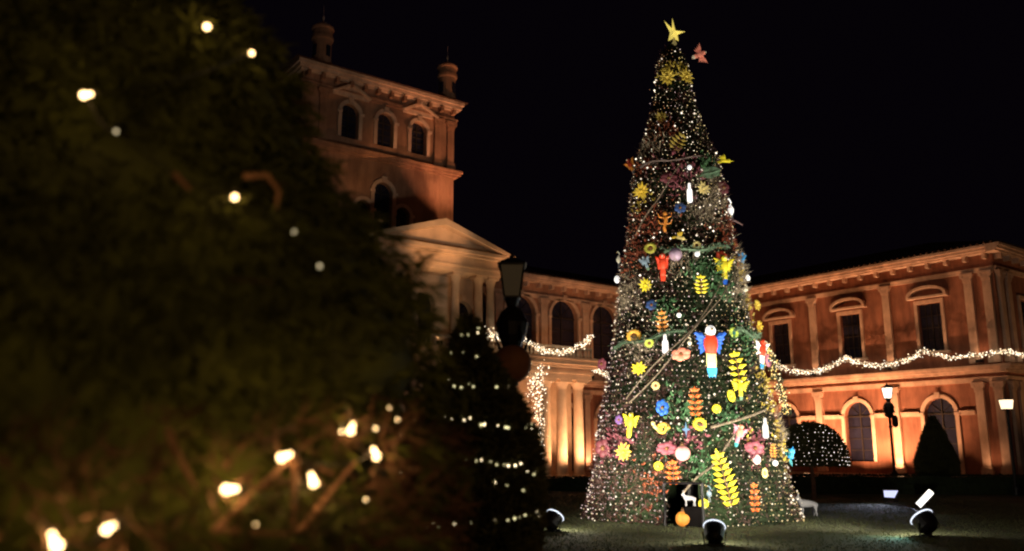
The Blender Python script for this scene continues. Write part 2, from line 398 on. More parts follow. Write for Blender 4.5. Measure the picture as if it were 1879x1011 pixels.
# --- tower
T = Fr('U', -2); tc = -26.1; TL, TR = -30.9, -21.65; ZT = 21.3
wall(T, TL, TR, 0, 16.8, [(tc, .55, 12.3, 15.15, .55), (tc-1.15, .42, 12.3, 14.1, .42), (tc+1.2, .42, 12.3, 14.1, .42)], towerw)
wall(T, TL, TR, 16.801, ZT, [(tc-2.1, .5, 17.75, 19.15, .5), (tc, .5, 17.75, 19.15, .5), (tc+2.1, .5, 17.75, 19.15, .5)], towerw)
rep('tw', arch_window(.5, 1.4, .5, hood=True), T, tc-2.1, 0, 17.75); rep('twm', arch_window(.5, 1.4, .5), T, tc, 0, 17.75); rep('tw', None, T, tc+2.1, 0, 17.75)
rep('tl', arch_window(.55, 2.85, .55), T, tc, 0, 12.3); rep('ts', arch_window(.42, 1.8, .42, key=False), T, tc-1.15, 0, 12.3); rep('ts', None, T, tc+1.2, 0, 12.3)
mb = MB(); mb.box(TL, TL+.45, -1.549, 8, 0, ZT); mb.box(TR-.45, TR, -1.549, 8, 0, ZT); mb.box(TL+.451, TR-.451, 7.6, 8, 0, ZT); mb.build('wall', towerw, palace)
for s in (TL+.3, TL+1.15, TR-1.15, TR-.3): rep('tp', pilaster(.42, 2.9, .14, towerw), T, s, 0, 17.2)
for z0, steps, nm in ((0, [(16.8, 16.92, .18), (16.921, 17.06, .32), (17.061, 17.18, .4)], 'string_course'), (0, [(20.1, 20.22, .1), (20.221, 20.32, .16)], 'architrave'), (0, [(20.8, 20.92, .2), (20.921, 21.12, .32), (21.121, 21.3, .42)], 'cornice')):
    mb = MB()
    for a, b, p_ in steps:
        mb.box(TL-p_, TR+p_, -2-p_, -2.001, a, b); mb.box(TR+.001, TR+p_, -2, 8, a, b); mb.box(TL-p_, TL-.001, -2, 8, a, b)
    mb.build(nm, towerw if nm != 'cornice' else trim, palace)
brackets(T, TL+.2, TR-.2, 20.8, .002, towerw, .8)
mb = MB(); mb.add([(TL-.6, -2.6, 21.301), (TR+.6, -2.6, 21.301), (TR+.6, 8.6, 21.301), (TL-.6, 8.6, 21.301), (tc, 1, 23.0), (tc, 5, 23.0)], [(0,1,4), (1,2,5,4), (2,3,5), (3,0,4,5), (0,3,2,1)])
mb.build('roof', rooft, palace)
def turret():
    b = MB(); b.lathe([(.58, 0), (.58, .3), (.50, .36), (.48, 1.35), (.50, 1.5), (.58, 1.56), (.58, 1.74), (.52, 1.78), (.52, 2.1), (.60, 2.14), (.60, 2.25)], 14)
    d = MB(); d.lathe([(.50, 2.251), (.42, 2.40), (.22, 2.48), (.05, 2.52), (.04, 2.8), (.07, 2.9), (.012, 3.0), (.005, 3.6)], 12)
    out = [('turret', b.mesh('turret', towerw)), ('cap', d.mesh('cap', trim))]
    for k in range(4):
        op = MB(); a = k*math.pi/2+.3; op.box(-.12, .12, -.53, -.42, .55, 1.15)
        op.v = [(x*math.cos(a)-y*math.sin(a), x*math.sin(a)+y*math.cos(a), z) for x, y, z in op.v]
        out.append(('niche', op.mesh('niche', pane_m)))
    return out
for u_, v_ in ((TL+1.05, -1.8), (TR-.4, -1.8), (TL+.55, 7.5), (TR-.7, 7.5)):
    rep('tur', turret, Fr('U', 0), u_, -v_, 21.302)

# --- portico: ground colonnade with terrace, gabled upper storey
PV = -7; P = Fr('U', PV); PW = Fr('U', PV+1.7)
wall(PW, -31.2, -15.9, 0, 5.4, [(s, .9, .4, 3.4, .9) for s in (-29.2, -26.1, -23.0, -20.4)], cream)
for s in (-29.2, -26.1, -23.0, -20.4): rep('afp', arch_window(.9, 3.0, .9, cream), PW, s, 0, .4)
def column(h, r, m):
    def f():
        s_ = MB(); s_.lathe([(r*.98, .4), (r, .5), (r*.98, h*.35), (r*.84, h-.5)], 20)
        b = MB(); b.box(-r*1.4, r*1.4, -r*1.4, r*1.4, 0, .22); b.lathe([(r*1.3, .221), (r*1.3, .3), (r*1.12, .33), (r*1.12, .399)], 20)
        c_ = MB(); c_.lathe([(r*.9, h-.499), (r*.95, h-.42), (r*1.1, h-.3), (r*1.3, h-.15)], 20); c_.box(-r*1.45, r*1.45, -r*1.45, r*1.45, h-.149, h)
        return [('column', s_.mesh('column', m)), ('base', b.mesh('base', m)), ('capital', c_.mesh('capital', m))]
    return f
for s in (-30.6, -29.5, -27.3, -24.9, -22.4, -21.3, -18.75, -17.65, -16.5): rep('col', column(5.2, .29, cream), P, s, -.45, .1)
mb = MB(); mb.box(-31.2, -15.9, PV-.35, 0-.75, 0, .1); mb.build('terrace_step', cream, palace)
mb = MB()
for a, b, p_ in ((5.3, 5.6, .0), (5.601, 5.72, .08), (5.9, 6.04, .22), (6.041, 6.3, .42), (6.301, 6.42, .5)):
    mb.box(-31.2-p_, -15.9+p_, PV-p_, -.76, a, b)
mb.box(-31.2, -15.9, PV+.02, -.761, 5.721, 5.899)
mb.build('ledge', cream, palace)
bal = MB()
for i in range(64): bal.lathe([(.05, 0), (.085, .12), (.04, .3), (.05, .45)], 6, (-31+.24*i, PV+.05, 6.45))
bal.box(-31.2, -15.9, PV-.1, PV+.2, 6.901, 7.02)
o = bal.build('balustrade', cream, palace); o['kind'] = 'stuff'
PL, PR = -29.2, -21.9; pc = (PL+PR)/2
PU = Fr('U', PV+1.5)
wall(PU, PL+.1, PR-.1, 6.421, 10.2, [(pc, .6, 6.8, 8.7, .6), (pc-2.3, .55, 6.8, 8.5, .55), (pc+2.3, .55, 6.8, 8.5, .55)], cream)
rep('pam', arch_window(.6, 1.9, .6, cream), PU, pc, 0, 6.8)
for k in (-2.3, 2.3): rep('pas', arch_window(.55, 1.7, .55, cream), PU, pc+k, 0, 6.8)
mb = MB(); mb.box(PL+.1, PL+.5, PV+1.951, -2.001, 6.421, 10.2); mb.box(PR-.5, PR-.1, PV+1.951, -2.001, 6.421, 10.2); mb.build('wall', cream, palace)
for s in (PL+.4, PL+1.15, pc-1.15, pc+1.15, PR-1.15, PR-.4): rep('colu', column(3.72, .22, cream), P, s, -.4, 6.48)
mb = MB()
for a, b, p_ in ((10.201, 10.45, .0), (10.451, 10.55, .07), (10.551, 10.95, .02), (10.951, 11.08, .3), (11.081, 11.25, .45)):
    mb.box(PL-p_, PR+p_, PV-p_, -2.001, a, b)
mb.build('entablature', cream, palace)
mb = MB(); mb.prism([(PL, 11.251), (PR, 11.251), (pc, 12.45)], PV+.0, PV+.3); mb.build('pediment', cream, palace)
mb = MB()   # raking cornice and the gabled roof
mb.prism([(PL-.55, 11.252), (PL-.02, 11.252), (pc, 12.30), (PR+.02, 11.252), (PR+.55, 11.252), (pc, 12.62)], PV-.5, PV-.001)
mb.build('raking_cornice', cream, palace)
mb = MB(); mb.prism([(PL-.5, 11.253), (PR+.5, 11.253), (pc, 12.58)], PV+.301, -2.002); mb.build('roof', rooft, palace)

# --- floodlights fixed to the palace
fl_me = MB(); fl_me.box(-.16, .16, -.1, .1, .12, .3); fl_me.tube([(-.2, 0, 0), (-.2, 0, .22), (.2, 0, .22), (.2, 0, 0)], .015, 5); fl_me.box(-.22, .22, -.05, .05, 0, .03)
fl_mesh = fl_me.mesh('floodlight', iron)
ln = MB(); ln.box(-.13, .13, -.08, .08, .301, .31); ln_mesh = ln.mesh('lens', glow('sodium_lens', SODIUM, 2.0))
def uplight(fr, s, d, z, power, tgt=(0, 0, 4), angle=100, rgb=SODIUM, blend=.8, size=.08):
    o = place('floodlight', fl_mesh, palace, fr.loc(s, d, z), fr.rz()); place('lens', ln_mesh, o)
    a = fr.loc(s, d, z+.36); b = fr.loc(s+tgt[0], d+tgt[1], z+tgt[2])
    light('sodium_lamp', 'SPOT', a, power, rgb, b, angle, blend, size, palace)
uplight(W, 6.05, .8, 0, 600, (0, -.5, 3.2), 110)
uplight(W, 7.6, 2.6, 0, 3000, (.2, -2.0, 3.6), 110)
uplight(W, 4.7, 2.6, 0, 1600, (0, -2.0, 3.6), 110)
uplight(W, 10.95, 1.8, 0, 3000, (0, -1.0, 3.6), 115)
uplight(W, 15.8, .9, 0, 700, (0, -.55, 3.2), 110)
uplight(W, 1.0, .9, 0, 90, (0, -.55, 3.2), 110)
for s, pw in ((1.0, 26), (6.05, 20), (10.95, 22), (15.8, 26)): uplight(W, s, .5, 6.02, pw, (0, -.3, 3), 120)
for s, pw in ((-4.9, 30), (-8.3, 50), (-11.8, 26), (-15.3, 18), (-19, 18)): uplight(F, s+1.74*0+1.74, .5, 6.02, pw, (0, -.35, 3), 120, AMBER)
for s, pw in ((-18.2, 900), (-17.05, 1300), (-15.9, 900), (-24, 300), (-28, 300)): uplight(P, s, 1.0, 0, pw*.8, (0, -1.0, 3.6), 110, (1, .5, .24))
for s, pw in ((-4.9, 350), (-8.3, 450), (-12, 450)): uplight(F, s+1.74, .9, 0, pw, (0, -.55, 3.2), 110)
for s, pw in ((-27.5, 40), (-23.4, 50), (-25.5, 40)): uplight(P, s, -.1, 6.45, pw, (0, -.6, 3), 120, (1, .62, .28))
# floods standing on the terrace edge / roofs for the gable and the tower
uplight(P, -27.4, 2.6, 0, 600, (.6, -2.6, 11.6), 34, (1, .5, .2))
uplight(P, -23.4, 2.6, 0, 500, (-.6, -2.6, 11.6), 34, (1, .55, .2))
uplight(T, -22.6, 2.4, 12.5, 900, (.2, -2.0, 6.5), 75, (1, .42, .2))
uplight(T, -27.5, 2.4, 12.5, 110, (-.2, -2.0, 6.5), 85, (1, .5, .16))
uplight(Fr('U', -2), -20.2, -1.2, 12.9, 260, (-1.4, .6, 6.5), 80, SODIUM)

# wide sodium floods on the forecourt that wash the whole upper storey and cornices
uplight(W, 14.0, 8.0, 0, 420, (-2.0, -8.0, 11), 70, (1, .46, .18))
uplight(W, 5.0, 8.5, 0, 520, (0, -8.5, 11), 75, (1, .46, .18))
uplight(F, -8.0, 11.0, 0, 700, (0, -11, 10.5), 70, (1, .5, .2))
uplight(F, -24.0, 16.0, 0, 1300, (-1.0, -14, 19.5), 34, (1, .5, .2))
uplight(F, -17.0, 14.0, 0, 9000, (-4.0, -12, 19), 30, (1, .46, .2))
uplight(E_, 3.0, 7.0, 0, 500, (0, -7, 9), 80, (1, .52, .2))
uplight(E_, 9.0, 7.0, 0, 500, (0, -7, 9), 80, (1, .52, .2))
uplight(P, -26.2, 14.0, 0, 9000, (.4, -13.8, 11.55), 13, (1, .48, .2))
for s_ in (2.5, 7.5, 12.5): uplight(W, s_, 7.0, 0, 1100, (0, -7, 11.9), 32, (1, .48, .2))
for s_ in (-13, -8.5, -4): uplight(F, s_, 8.0, 0, 700, (0, -8, 11.9), 32, (1, .5, .2))

# ------------------------------------------------------------------ light garlands on the palace
warm1 = glow('garland_warm', (1, .74, .45), 2.6); warm2 = glow('garland_pale', (1, .84, .62), 3.4); warm3 = glow('garland_dim', (1, .6, .3), 1.2)
gwire = mat('garland_wire', (.03, .04, .02), .9, .3, 10, 0)
def garland(label, pts, n, thick, mats=None, rb=.036, taper=None):
    pts = [Vector(p_) for p_ in pts]
    t = thing('light_garland', label, 'light garland', pts[0], 0, 'garlands of lights on the palace')
    off = pts[0]; loc = [p_-off for p_ in pts]
    m_ = MB(); m_.tube(loc, .02, 5); m_.build('wire', gwire, t)
    L_ = [0]
    for a, b in zip(loc, loc[1:]): L_.append(L_[-1]+(b-a).length)
    A = np.array([list(x) for x in loc]); d = rng.uniform(0, L_[-1], n)
    C_ = np.stack([np.interp(d, L_, A[:, k]) for k in range(3)], 1)
    th = thick if taper is None else thick*(1-(1-taper)*(d/L_[-1]))[:, None]
    C_ += rng.normal(0, 1, C_.shape)*th
    bulbs('bulbs', C_, rb*rng.uniform(.6, 1.25, n), mats or [warm1, warm2, warm3], t)
    sp = C_[::2]; sprays('garland_leaves', sp, rng.normal(0, 1, sp.shape), .14, .02, gwire, t, 3)
def sag(a, b, drop, n=14):
    a = Vector(a); b = Vector(b); return [a.lerp(b, i/n) - Vector((0, 0, drop*4*(i/n)*(1-i/n))) for i in range(n+1)]
def wl(s, z, d=.62): return pal(-d, WOFF+s, z)
def fl(s, z, d=7.35): return pal(s, -d, z)
for a, b, dr, lab in ((13.5, 8.6, .68, 'fairy light swag on the wing ledge nearest the Christmas tree, dipping between windows'),
                      (8.6, 3.75, .62, 'swag of fairy lights on the wing ledge above the lit lamp post'),
                      ):
    garland(lab, sag(wl(a, 7.02), wl(b, 7.02), dr), 380, .085)
garland('nearly level run of fairy lights on the wing ledge under the paired pilasters', [wl(3.7, 6.98), wl(3.1, 6.75), wl(2.4, 6.5), wl(1, 6.55), wl(0, 6.6), pal(-.62, WOFF-.62, 6.6)], 230, .075)
garland('fairy lights running round the corner of the wing to the right edge', [pal(-.6, WOFF-.62, 6.55), pal(.5, WOFF-.62, 6.45), pal(2.5, WOFF-.62, 6.7), pal(3.2, WOFF-.62, 7.0), pal(6, WOFF-.62, 6.4), pal(9, WOFF-.62, 6.9)], 330, .075)
gold1 = glow('gold_bulb', (1, .66, .2), 2.2); gold2 = glow('gold_pale_bulb', (1, .76, .4), 2.8)
garland('golden garland hanging down the right edge of the Christmas tree', [(6.40, 21.75, 4.35), (6.62, 21.7, 4.0), (6.72, 21.7, 3.55), (6.86, 21.75, 3.1), (6.95, 21.8, 2.55)], 210, .07, [gold1, gold2, gold1], .02)
garland('swag of fairy lights on the portico balustrade between the lamp post and the Christmas tree', sag(fl(-20.9, 7.3), fl(-16.2, 7.6), .85), 360, .09)
garland('bunched fairy lights on the portico balustrade left of the dark lantern', sag(fl(-23.3, 7.25), fl(-21.1, 7.3), .1), 260, .13)
garland('short bunch of fairy lights on the recessed facade ledge beside the Christmas tree', [pal(-10.2, -.7, 6.75), pal(-9.6, -.7, 6.6), pal(-8.7, -.7, 6.3)], 110, .09)
garland('thick garland of fairy lights hanging down beside the portico columns', [fl(-19.6, 5.7, 7.5), fl(-20.2, 5.0, 7.5), fl(-20.0, 4.2, 7.5), fl(-19.9, 3.2, 7.5), fl(-19.9, .4, 7.5)], 420, .26, taper=.12)

# ------------------------------------------------------------------ hedges, shrubs
def blob_pts(n, c, r, zf=1.0):
    a = rng.normal(0, 1, (n, 3)); a /= np.linalg.norm(a, axis=1)[:, None]
    return np.array(c) + a*np.array(r)*rng.uniform(.8, 1.05, n)[:, None], a
def hedge(label, a, b, h, wd):
    t = thing('hedge', label, 'hedge', a, 0, 'low clipped hedges before the palace'); a = Vector(a); b = Vector(b); d = b-a; L_ = d.length; d.normalize(); s = Vector((-d.y, d.x, 0))
    m_ = MB(); n = int(L_/.5); q_ = []
    for i in range(n+1):
        c = d*(L_*i/n); ww = wd*.42*random.uniform(.9, 1.05); hh = h*random.uniform(.86, .95)
        q_.append([c+s*ww, c+s*ww+Vector((0,0,hh)), c-s*ww+Vector((0,0,hh)), c-s*ww])
    m_.add([v for r_ in q_ for v in r_], [(i*4+k, (i+1)*4+k, (i+1)*4+k+1, i*4+k+1) for i in range(n) for k in range(3)] + [(0,1,2,3), (n*4+3, n*4+2, n*4+1, n*4)])
    m_.build('hedge_core', hedge_m, t)
    N_ = int(L_*140); f = rng.random(N_)*L_; y = rng.uniform(-wd/2, wd/2, N_); z = np.where(rng.random(N_) < .5, h*.93, rng.random(N_)*h)
    y = np.where(z < h*.93, np.sign(y)*wd*.43, y)
    Pn = np.outer(f, d) + np.outer(y, s); Pn[:, 2] = z
    sprays('leaves', Pn, np.stack([rng.normal(0, .5, N_), -np.ones(N_)*.5, np.ones(N_)], 1), .10, .02, hedge_m, t, 3)
hedge('long low dark hedge in front of the wing at the right', (9.5, 34.9, 0), (27, 33.4, 0), .72, .8)
hedge('low dark hedge across the lawn behind the Christmas tree, before the portico', (-9, 38.2, 0), (8.5, 36.2, 0), .55, .8)

def shrub(label, x, y, prof, m, n, cat='shrub', name='shrub', trunk_h=.5, core=.86, group=None):
    t = thing(name, label, cat, (x, y, 0), 0, group)
    tr = MB(); tr.tube([(0, 0, 0), (.03, 0, trunk_h*.5), (-.02, .01, trunk_h+.2)], .09, 8, .06); tr.build('trunk', bark, t)
    zs_ = [a for a, b in prof]; rs_ = [b for a, b in prof]
    cr = MB(); K = 16; vs = []
    for z, r_ in prof:
        for k in range(K):
            rr = r_*core*random.uniform(.88, 1.05); vs.append((rr*math.cos(2*math.pi*k/K), rr*math.sin(2*math.pi*k/K), z))
    cr.add(vs, [(i*K+k, i*K+(k+1) % K, (i+1)*K+(k+1) % K, (i+1)*K+k) for i in range(len(prof)-1) for k in range(K)] + [tuple(range(K-1, -1, -1)), tuple(range((len(prof)-1)*K, len(prof)*K))])
    cr.build('crown', m, t, True)
    z = rng.uniform(zs_[0], zs_[-1], n*3); r_ = np.interp(z, zs_, rs_); keep = rng.random(n*3) < (r_+.05)/(max(rs_)+.05); z = z[keep][:n]; r_ = r_[keep][:n]
    a = rng.uniform(0, 2*math.pi, len(z)); rr = r_*rng.uniform(.82, 1.03, len(z))
    Pn = np.stack([rr*np.cos(a), rr*np.sin(a), z], 1); Dn = np.stack([np.cos(a), np.sin(a), np.full(len(z), .4)], 1)
    sprays('foliage', Pn, Dn, .13, .018, m, t, 4)
    return t, zs_, rs_
# round umbrella-shaped shrub wrapped with level rows of lights
dome = [(1.13, .9), (1.16, 1.2), (1.5, 1.2), (1.9, 1.08), (2.25, .85), (2.5, .5), (2.63, .12)]
t, zz, rr_ = shrub('domed dark shrub wound with level rows of white lights, right of the Christmas tree', 10.42, 30.3, dome, leaf_dark, 4500, trunk_h=1.1)
Pb = []
for k in range(11):
    z0 = 1.2+.128*k
    nb = int(46*np.interp(z0, zz, rr_)/1.2)
    for i in range(nb):
        if random.random() < .22: continue
        a = 2*math.pi*(i+random.uniform(-.3, .3))/nb; z = z0+random.uniform(-.02, .02)+.03*math.sin(3*a); r_ = np.interp(z, zz, rr_)+.05; Pb.append((r_*math.cos(a), r_*math.sin(a), z))
bulbs('string_lights', Pb, .017*rng.uniform(.5, 1.2, len(Pb)), [glow('shrub_bulb', (1, .86, .72), 2.6), glow('shrub_bulb_dim', (1, .75, .55), .9)], t)
shrub('dark cone-shaped shrub standing before the arched doorway of the wing', 17.7, 36.3, [(.55, .3), (.7, .78), (1.2, .8), (1.8, .6), (2.4, .38), (3.05, .05)], leaf_dark, 4000, trunk_h=.4)
# conical cypress with strings of lights, left of the lamp post
cyp = [(.25, .5), (.5, .63), (1.0, .72), (1.6, .71), (1.95, .62), (2.35, .40), (2.7, .17), (2.92, .08), (3.06, .02)]
t, zz, rr_ = shrub('dark conical cypress strung with five loops of tiny lights, left of the dark lamp post', -.45, 9.0, cyp, leaf_dark, 9000, 'tree', 'cypress_tree', .3)
Pb = []
for z0, nb, amp in ((2.90, 14, .04), (2.70, 22, .05), (2.36, 44, .06), (1.97, 64, .05), (1.52, 66, .07), (1.27, 20, .10), (1.03, 64, .05), (.6, 46, .05)):
    for i in range(nb):
        if random.random() < .2: continue
        a = 2*math.pi*(i+random.uniform(-.35, .35))/nb; z = z0+amp*math.sin(2*a+z0*3)+random.uniform(-.035, .035); r_ = np.interp(z, zz, rr_)+.04; Pb.append((r_*math.cos(a), r_*math.sin(a), z))
bulbs('string_lights', Pb, .0125*rng.uniform(.4, 1.35, len(Pb)), [glow('cypress_bulb', (1, .78, .45), 6), glow('cypress_bulb_dim', (.9, .8, .4), 2.0)], t)

# ------------------------------------------------------------------ lamp posts
def lantern_post(label, x, y, h, lit, disc_rz, disc_col):
    t = thing('lamp_post', label, 'lamp post', (x, y, 0), 0, 'old-fashioned lamp posts')
    b = MB(); b.lathe([(.22, 0), (.22, .12), (.15, .2), (.13, .6), (.16, .68), (.09, .8)], 12); b.build('base', iron, t)
    b = MB(); b.lathe([(.06, .8), (.05, h-1.5)], 12); b.lathe([(.09, h-1.9), (.09, h-1.82)], 12); b.build('pole', iron, t)
    b = MB()   # scrolled collar carrying the lantern
    b.lathe([(.05, h-1.5), (.10, h-1.42), (.20, h-1.2), (.235, h-1.02), (.16, h-.86), (.07, h-.78), (.10, h-.70), (.12, h-.66)], 14)
    for k in range(4):
        a = k*math.pi/2+.5; b.tube([(math.cos(a)*r_, math.sin(a)*r_, h-1.45+zz_) for r_, zz_ in ((.06, 0), (.2, .06), (.27, .22), (.22, .36), (.14, .3), (.18, .22))], .022, 6)
    b.build('collar', iron, t)
    c = MB(); h0, h1 = h-.64, h-.2   # lantern cage: four slanted bars, top and bottom rings
    for sx in (-1, 1):
        for sy in (-1, 1): c.tube([(sx*.11, sy*.11, h0), (sx*.17, sy*.17, h1)], .014, 6)
    c.box(-.125, .125, -.125, .125, h0-.03, h0).box(-.19, .19, -.19, .19, h1, h1+.025)
    c.add([(-.21, -.21, h1+.026), (.21, -.21, h1+.026), (.21, .21, h1+.026), (-.21, .21, h1+.026), (-.05, -.05, h1+.13), (.05, -.05, h1+.13), (.05, .05, h1+.13), (-.05, .05, h1+.13)], [(0,1,5,4), (1,2,6,5), (2,3,7,6), (3,0,4,7), (4,5,6,7), (3,2,1,0)])
    c.lathe([(.045, h1+.131), (.03, h1+.17), (.012, h1+.21)], 8)
    ln_ = c.build('lantern', iron, t)
    q_ = MB(); q_.add([(-.105, -.105, h0+.001), (.105, -.105, h0+.001), (.105, .105, h0+.001), (-.105, .105, h0+.001), (-.16, -.16, h1-.001), (.16, -.16, h1-.001), (.16, .16, h1-.001), (-.16, .16, h1-.001)], [(0,1,5,4), (1,2,6,5), (2,3,7,6), (3,0,4,7)])
    if lit:
        q_.build('glass', glow('lit_lantern_glass', (1, .86, .66), 2.6), ln_)
        light('lantern_lamp', 'POINT', (x, y, h-.42), 45, (1, .8, .55), size=.2)
    else: q_.build('glass', mat('amber_glow_glass', (.06, .045, .022), .6, .2, 8, 0, emit=.018, ergb=(.9, .6, .3)), ln_)  # no lamp inside: a faint amber glow is put into the glass itself
    d = MB(); d.lathe([(.02, -.13), (.16, -.12), (.24, -.06), (.27, 0), (.24, .06), (.16, .12), (.02, .13)], 22, (0, 0, 0), axis='y')
    o = d.build('round_drum', disc_col, t, True); o.location = (.12*math.cos(disc_rz)*0 + math.sin(disc_rz)*.2, -.2*math.cos(disc_rz), h-1.62); o.rotation_euler = (0, 0, disc_rz)
    return t
drum = mat('brown_drum', (.20, .08, .035), .8, .3, 4, .2, 20)
lantern_post('unlit black lantern post with a round brown drum, in front of the portico', 0.0, 12.0, 4.48, False, 0, drum)
lantern_post('lit lantern post with white glowing glass before the brightest pilaster of the wing', 16.22, 37.0, 4.5, True, R(70), iron)
t = thing('lamp_post', 'square white glowing lamp on a plain dark post at the far right', 'lamp post', (19.0, 33.0, 0))
b = MB(); b.lathe([(.12, 0), (.12, .3), (.06, .4), (.05, 3.2)], 10); b.build('pole', iron, t)
b = MB(); b.add([(-.14, -.14, 3.22), (.14, -.14, 3.22), (.14, .14, 3.22), (-.14, .14, 3.22), (-.18, -.18, 3.56), (.18, -.18, 3.56), (.18, .18, 3.56), (-.18, .18, 3.56)], [(0,1,5,4), (1,2,6,5), (2,3,7,6), (3,0,4,7), (4,5,6,7), (3,2,1,0)]); b.build('lamp_box', glow('lamp_box_glow', (1, .72, .42), 2.2, True), t)
b = MB(); b.box(-.2, .2, -.2, .2, 3.561, 3.6).box(-.16, .16, -.16, .16, 3.18, 3.219); b.build('lamp_frame', iron, t)

# ------------------------------------------------------------------ floodlights on the lawn
lensg = glow('cool_lens', COOL, 5.0)
AXT = Vector((4.53, 22.36, 0))
def drum_flood(label, x, y, r, power, tgt, tilt=48, lean=0, teal=False, rgb=(1, .92, .74), ang=125):
    d = Vector((tgt[0]-x, tgt[1]-y, 0)); rz = math.atan2(d.y, d.x)-math.pi/2
    t = thing('floodlight', label, 'floodlight', (x, y, 0), rz, 'round floodlights on the lawn')
    b = MB(); b.box(-.14, .14, -.1, .1, 0, .03); b.tube([(-r*1.1, 0, r*1.25), (-r*.95, 0, .04), (r*.95, 0, .04), (r*1.1, 0, r*1.25)], .018, 6); b.build('yoke', iron, t)
    M = Matrix.Translation((0, 0, r*1.25)) @ Matrix.Rotation(R(lean), 4, 'Y') @ Matrix.Rotation(-R(90-tilt), 4, 'X')
    b = MB(); b.lathe([(r*.55, -.2), (r*.85, -.14), (r*.98, 0), (r*.98, .1)], 20); o = b.build('housing', iron, t, False); o.matrix_local = M
    b = MB(); b.torus((0, 0, 0), r*1.0, .014, 22, 6); b.v = [(x_, z_, .115-y_) for x_, y_, z_ in b.v]; q_ = b.build('rim', glow('lit_rim', COOL, 1.3), o)
    b = MB(); b.lathe([(r*.95, .101), (r*.93, .13), (r*.6, .17), (.01, .185)], 20); b.build('lens', lensg, o)
    P0 = Vector((x, y, 0)) + Matrix.Rotation(rz, 3, 'Z') @ (M @ Vector((0, 0, .26)))
    light('lens_spill', 'POINT', P0, power*.05, rgb, size=.1)
    light('flood_lamp', 'SPOT', P0, power*1.2, rgb, tgt, ang, 1, .12)
    return t
drum_flood('black round floodlight with a white glowing rim on the lawn, left of the Christmas tree', .87, 18.7, .19, 1500, (4.3, 22.2, 4.5))
drum_flood('nearest round black floodlight, on the lawn straight in front of the Christmas tree', 3.66, 16.0, .19, 1700, (4.6, 22.3, 5.5), lean=8)
drum_flood('large leaning round floodlight on the lawn at the lower right, glowing on its left side', 8.22, 17.56, .23, 1900, (4.8, 22.3, 4.5), lean=14)
light('teal_spill', 'SPOT', (7.9, 17.6, .3), 40, (.25, 1, .9), (6.6, 17.1, 0), 110, 1, .1)
# bar flood behind
t = thing('floodlight', 'slanted white light bar on a stand just behind the leaning round floodlight', 'floodlight', (10.95, 23.3, 0), 0)
b = MB(); b.box(-.12, .12, -.1, .1, 0, .03).tube([(0, 0, .03), (0, 0, .3)], .025, 6).tube([(-.1, 0, .3), (.12, 0, .33)], .03, 6); b.build('stand', iron, t)
b = MB(); b.tube([(-.2, -.05, .25), (.17, -.05, .6)], .085, 8); b.build('lens', glow('white_bar', (1, .95, .85), 2.2, True), t)
b = MB(); b.tube([(-.2, .06, .22), (.19, .06, .6)], .1, 8); b.build('housing', iron, t)
light('bar_lamp', 'SPOT', (10.7, 23.1, .6), 700, (1, .95, .85), (4.8, 22.4, 5), 70, .7, .1)
t = thing('floodlight', 'small rectangular bluish white floodlight on the lawn before the hedge', 'floodlight', (12.4, 28.7, 0), R(-10))
b = MB(); b.box(-.15, .15, -.1, .1, 0, .03).tube([(-.26, 0, .3), (-.2, 0, .04), (.2, 0, .04), (.26, 0, .3)], .018, 6); b.build('yoke', iron, t)
b = MB(); b.box(-.24, .24, -.02, .12, .14, .4); b.build('housing', iron, t)
b = MB(); b.add([(-.21, -.021, .17), (.10, -.021, .15), (.23, -.021, .38), (-.22, -.021, .38), (-.19, -.06, .19), (.08, -.06, .18), (.2, -.06, .36), (-.2, -.06, .36)], [(4,5,6,7), (0,1,5,4), (1,2,6,5), (2,3,7,6), (3,0,4,7)]); b.build('lens', glow('blue_white_lens', (.62, .66, 1), 1.25, True), t)
light('blue_white_lamp', 'SPOT', (12.35, 28.5, .4), 400, (.7, .75, 1), (6, 23, 4), 100, .8, .1)
cb = MB(); cb.tube([(12.3, 28.6, .012), (11.9, 27, .012), (11.6, 25.4, .012), (11.1, 24, .012), (10.6, 22.2, .012), (9.4, 19.5, .012), (8.4, 17.9, .012)], .014, 5)
tag(cb.build('power_cable', iron), 'black cable lying on the lawn between the right-hand floodlights', 'cable')

# small white animal figures at the foot of the tree
def stag(label, x, y, rz, sc_):
    t = thing('animal_figure', label, 'figure', (x, y, 0), rz)
    me = bpy.data.meshes.new('body'); S = sc_
    vs = [(-.28,0,.52),(0,0,.50),(.28,0,.55),(.42,0,.72),(.58,0,.74),  (-.28,.09,.28),(-.32,.09,0),(-.28,-.09,.28),(-.24,-.09,0),(.26,.09,.28),(.3,.09,0),(.26,-.09,.28),(.22,-.09,0),(-.42,0,.5),(.40,0,.9),(.44,.08,1.02),(.44,-.08,1.02)]
    es = [(0,1),(1,2),(2,3),(3,4),(0,5),(5,6),(0,7),(7,8),(2,9),(9,10),(2,11),(11,12),(0,13),(3,14),(14,15),(14,16)]
    rd = [.15,.15,.16,.08,.05,.05,.03,.05,.03,.05,.03,.05,.03,.03,.03,.015,.015]
    me.from_pydata([(a*S, b_*S, c*S) for a, b_, c in vs], es, []); o = place('body', me, t)
    m_ = o.modifiers.new('skin', 'SKIN'); o.modifiers.new('sub', 'SUBSURF').levels = 1
    for v, r_ in zip(me.skin_vertices[0].data, rd): v.radius = (r_*S, r_*S)
    me.skin_vertices[0].data[1].use_root = True
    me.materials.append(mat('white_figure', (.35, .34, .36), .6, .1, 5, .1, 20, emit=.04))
stag('small white animal figure beside the right foot of the Christmas tree', 7.72, 22.9, R(175), .6)

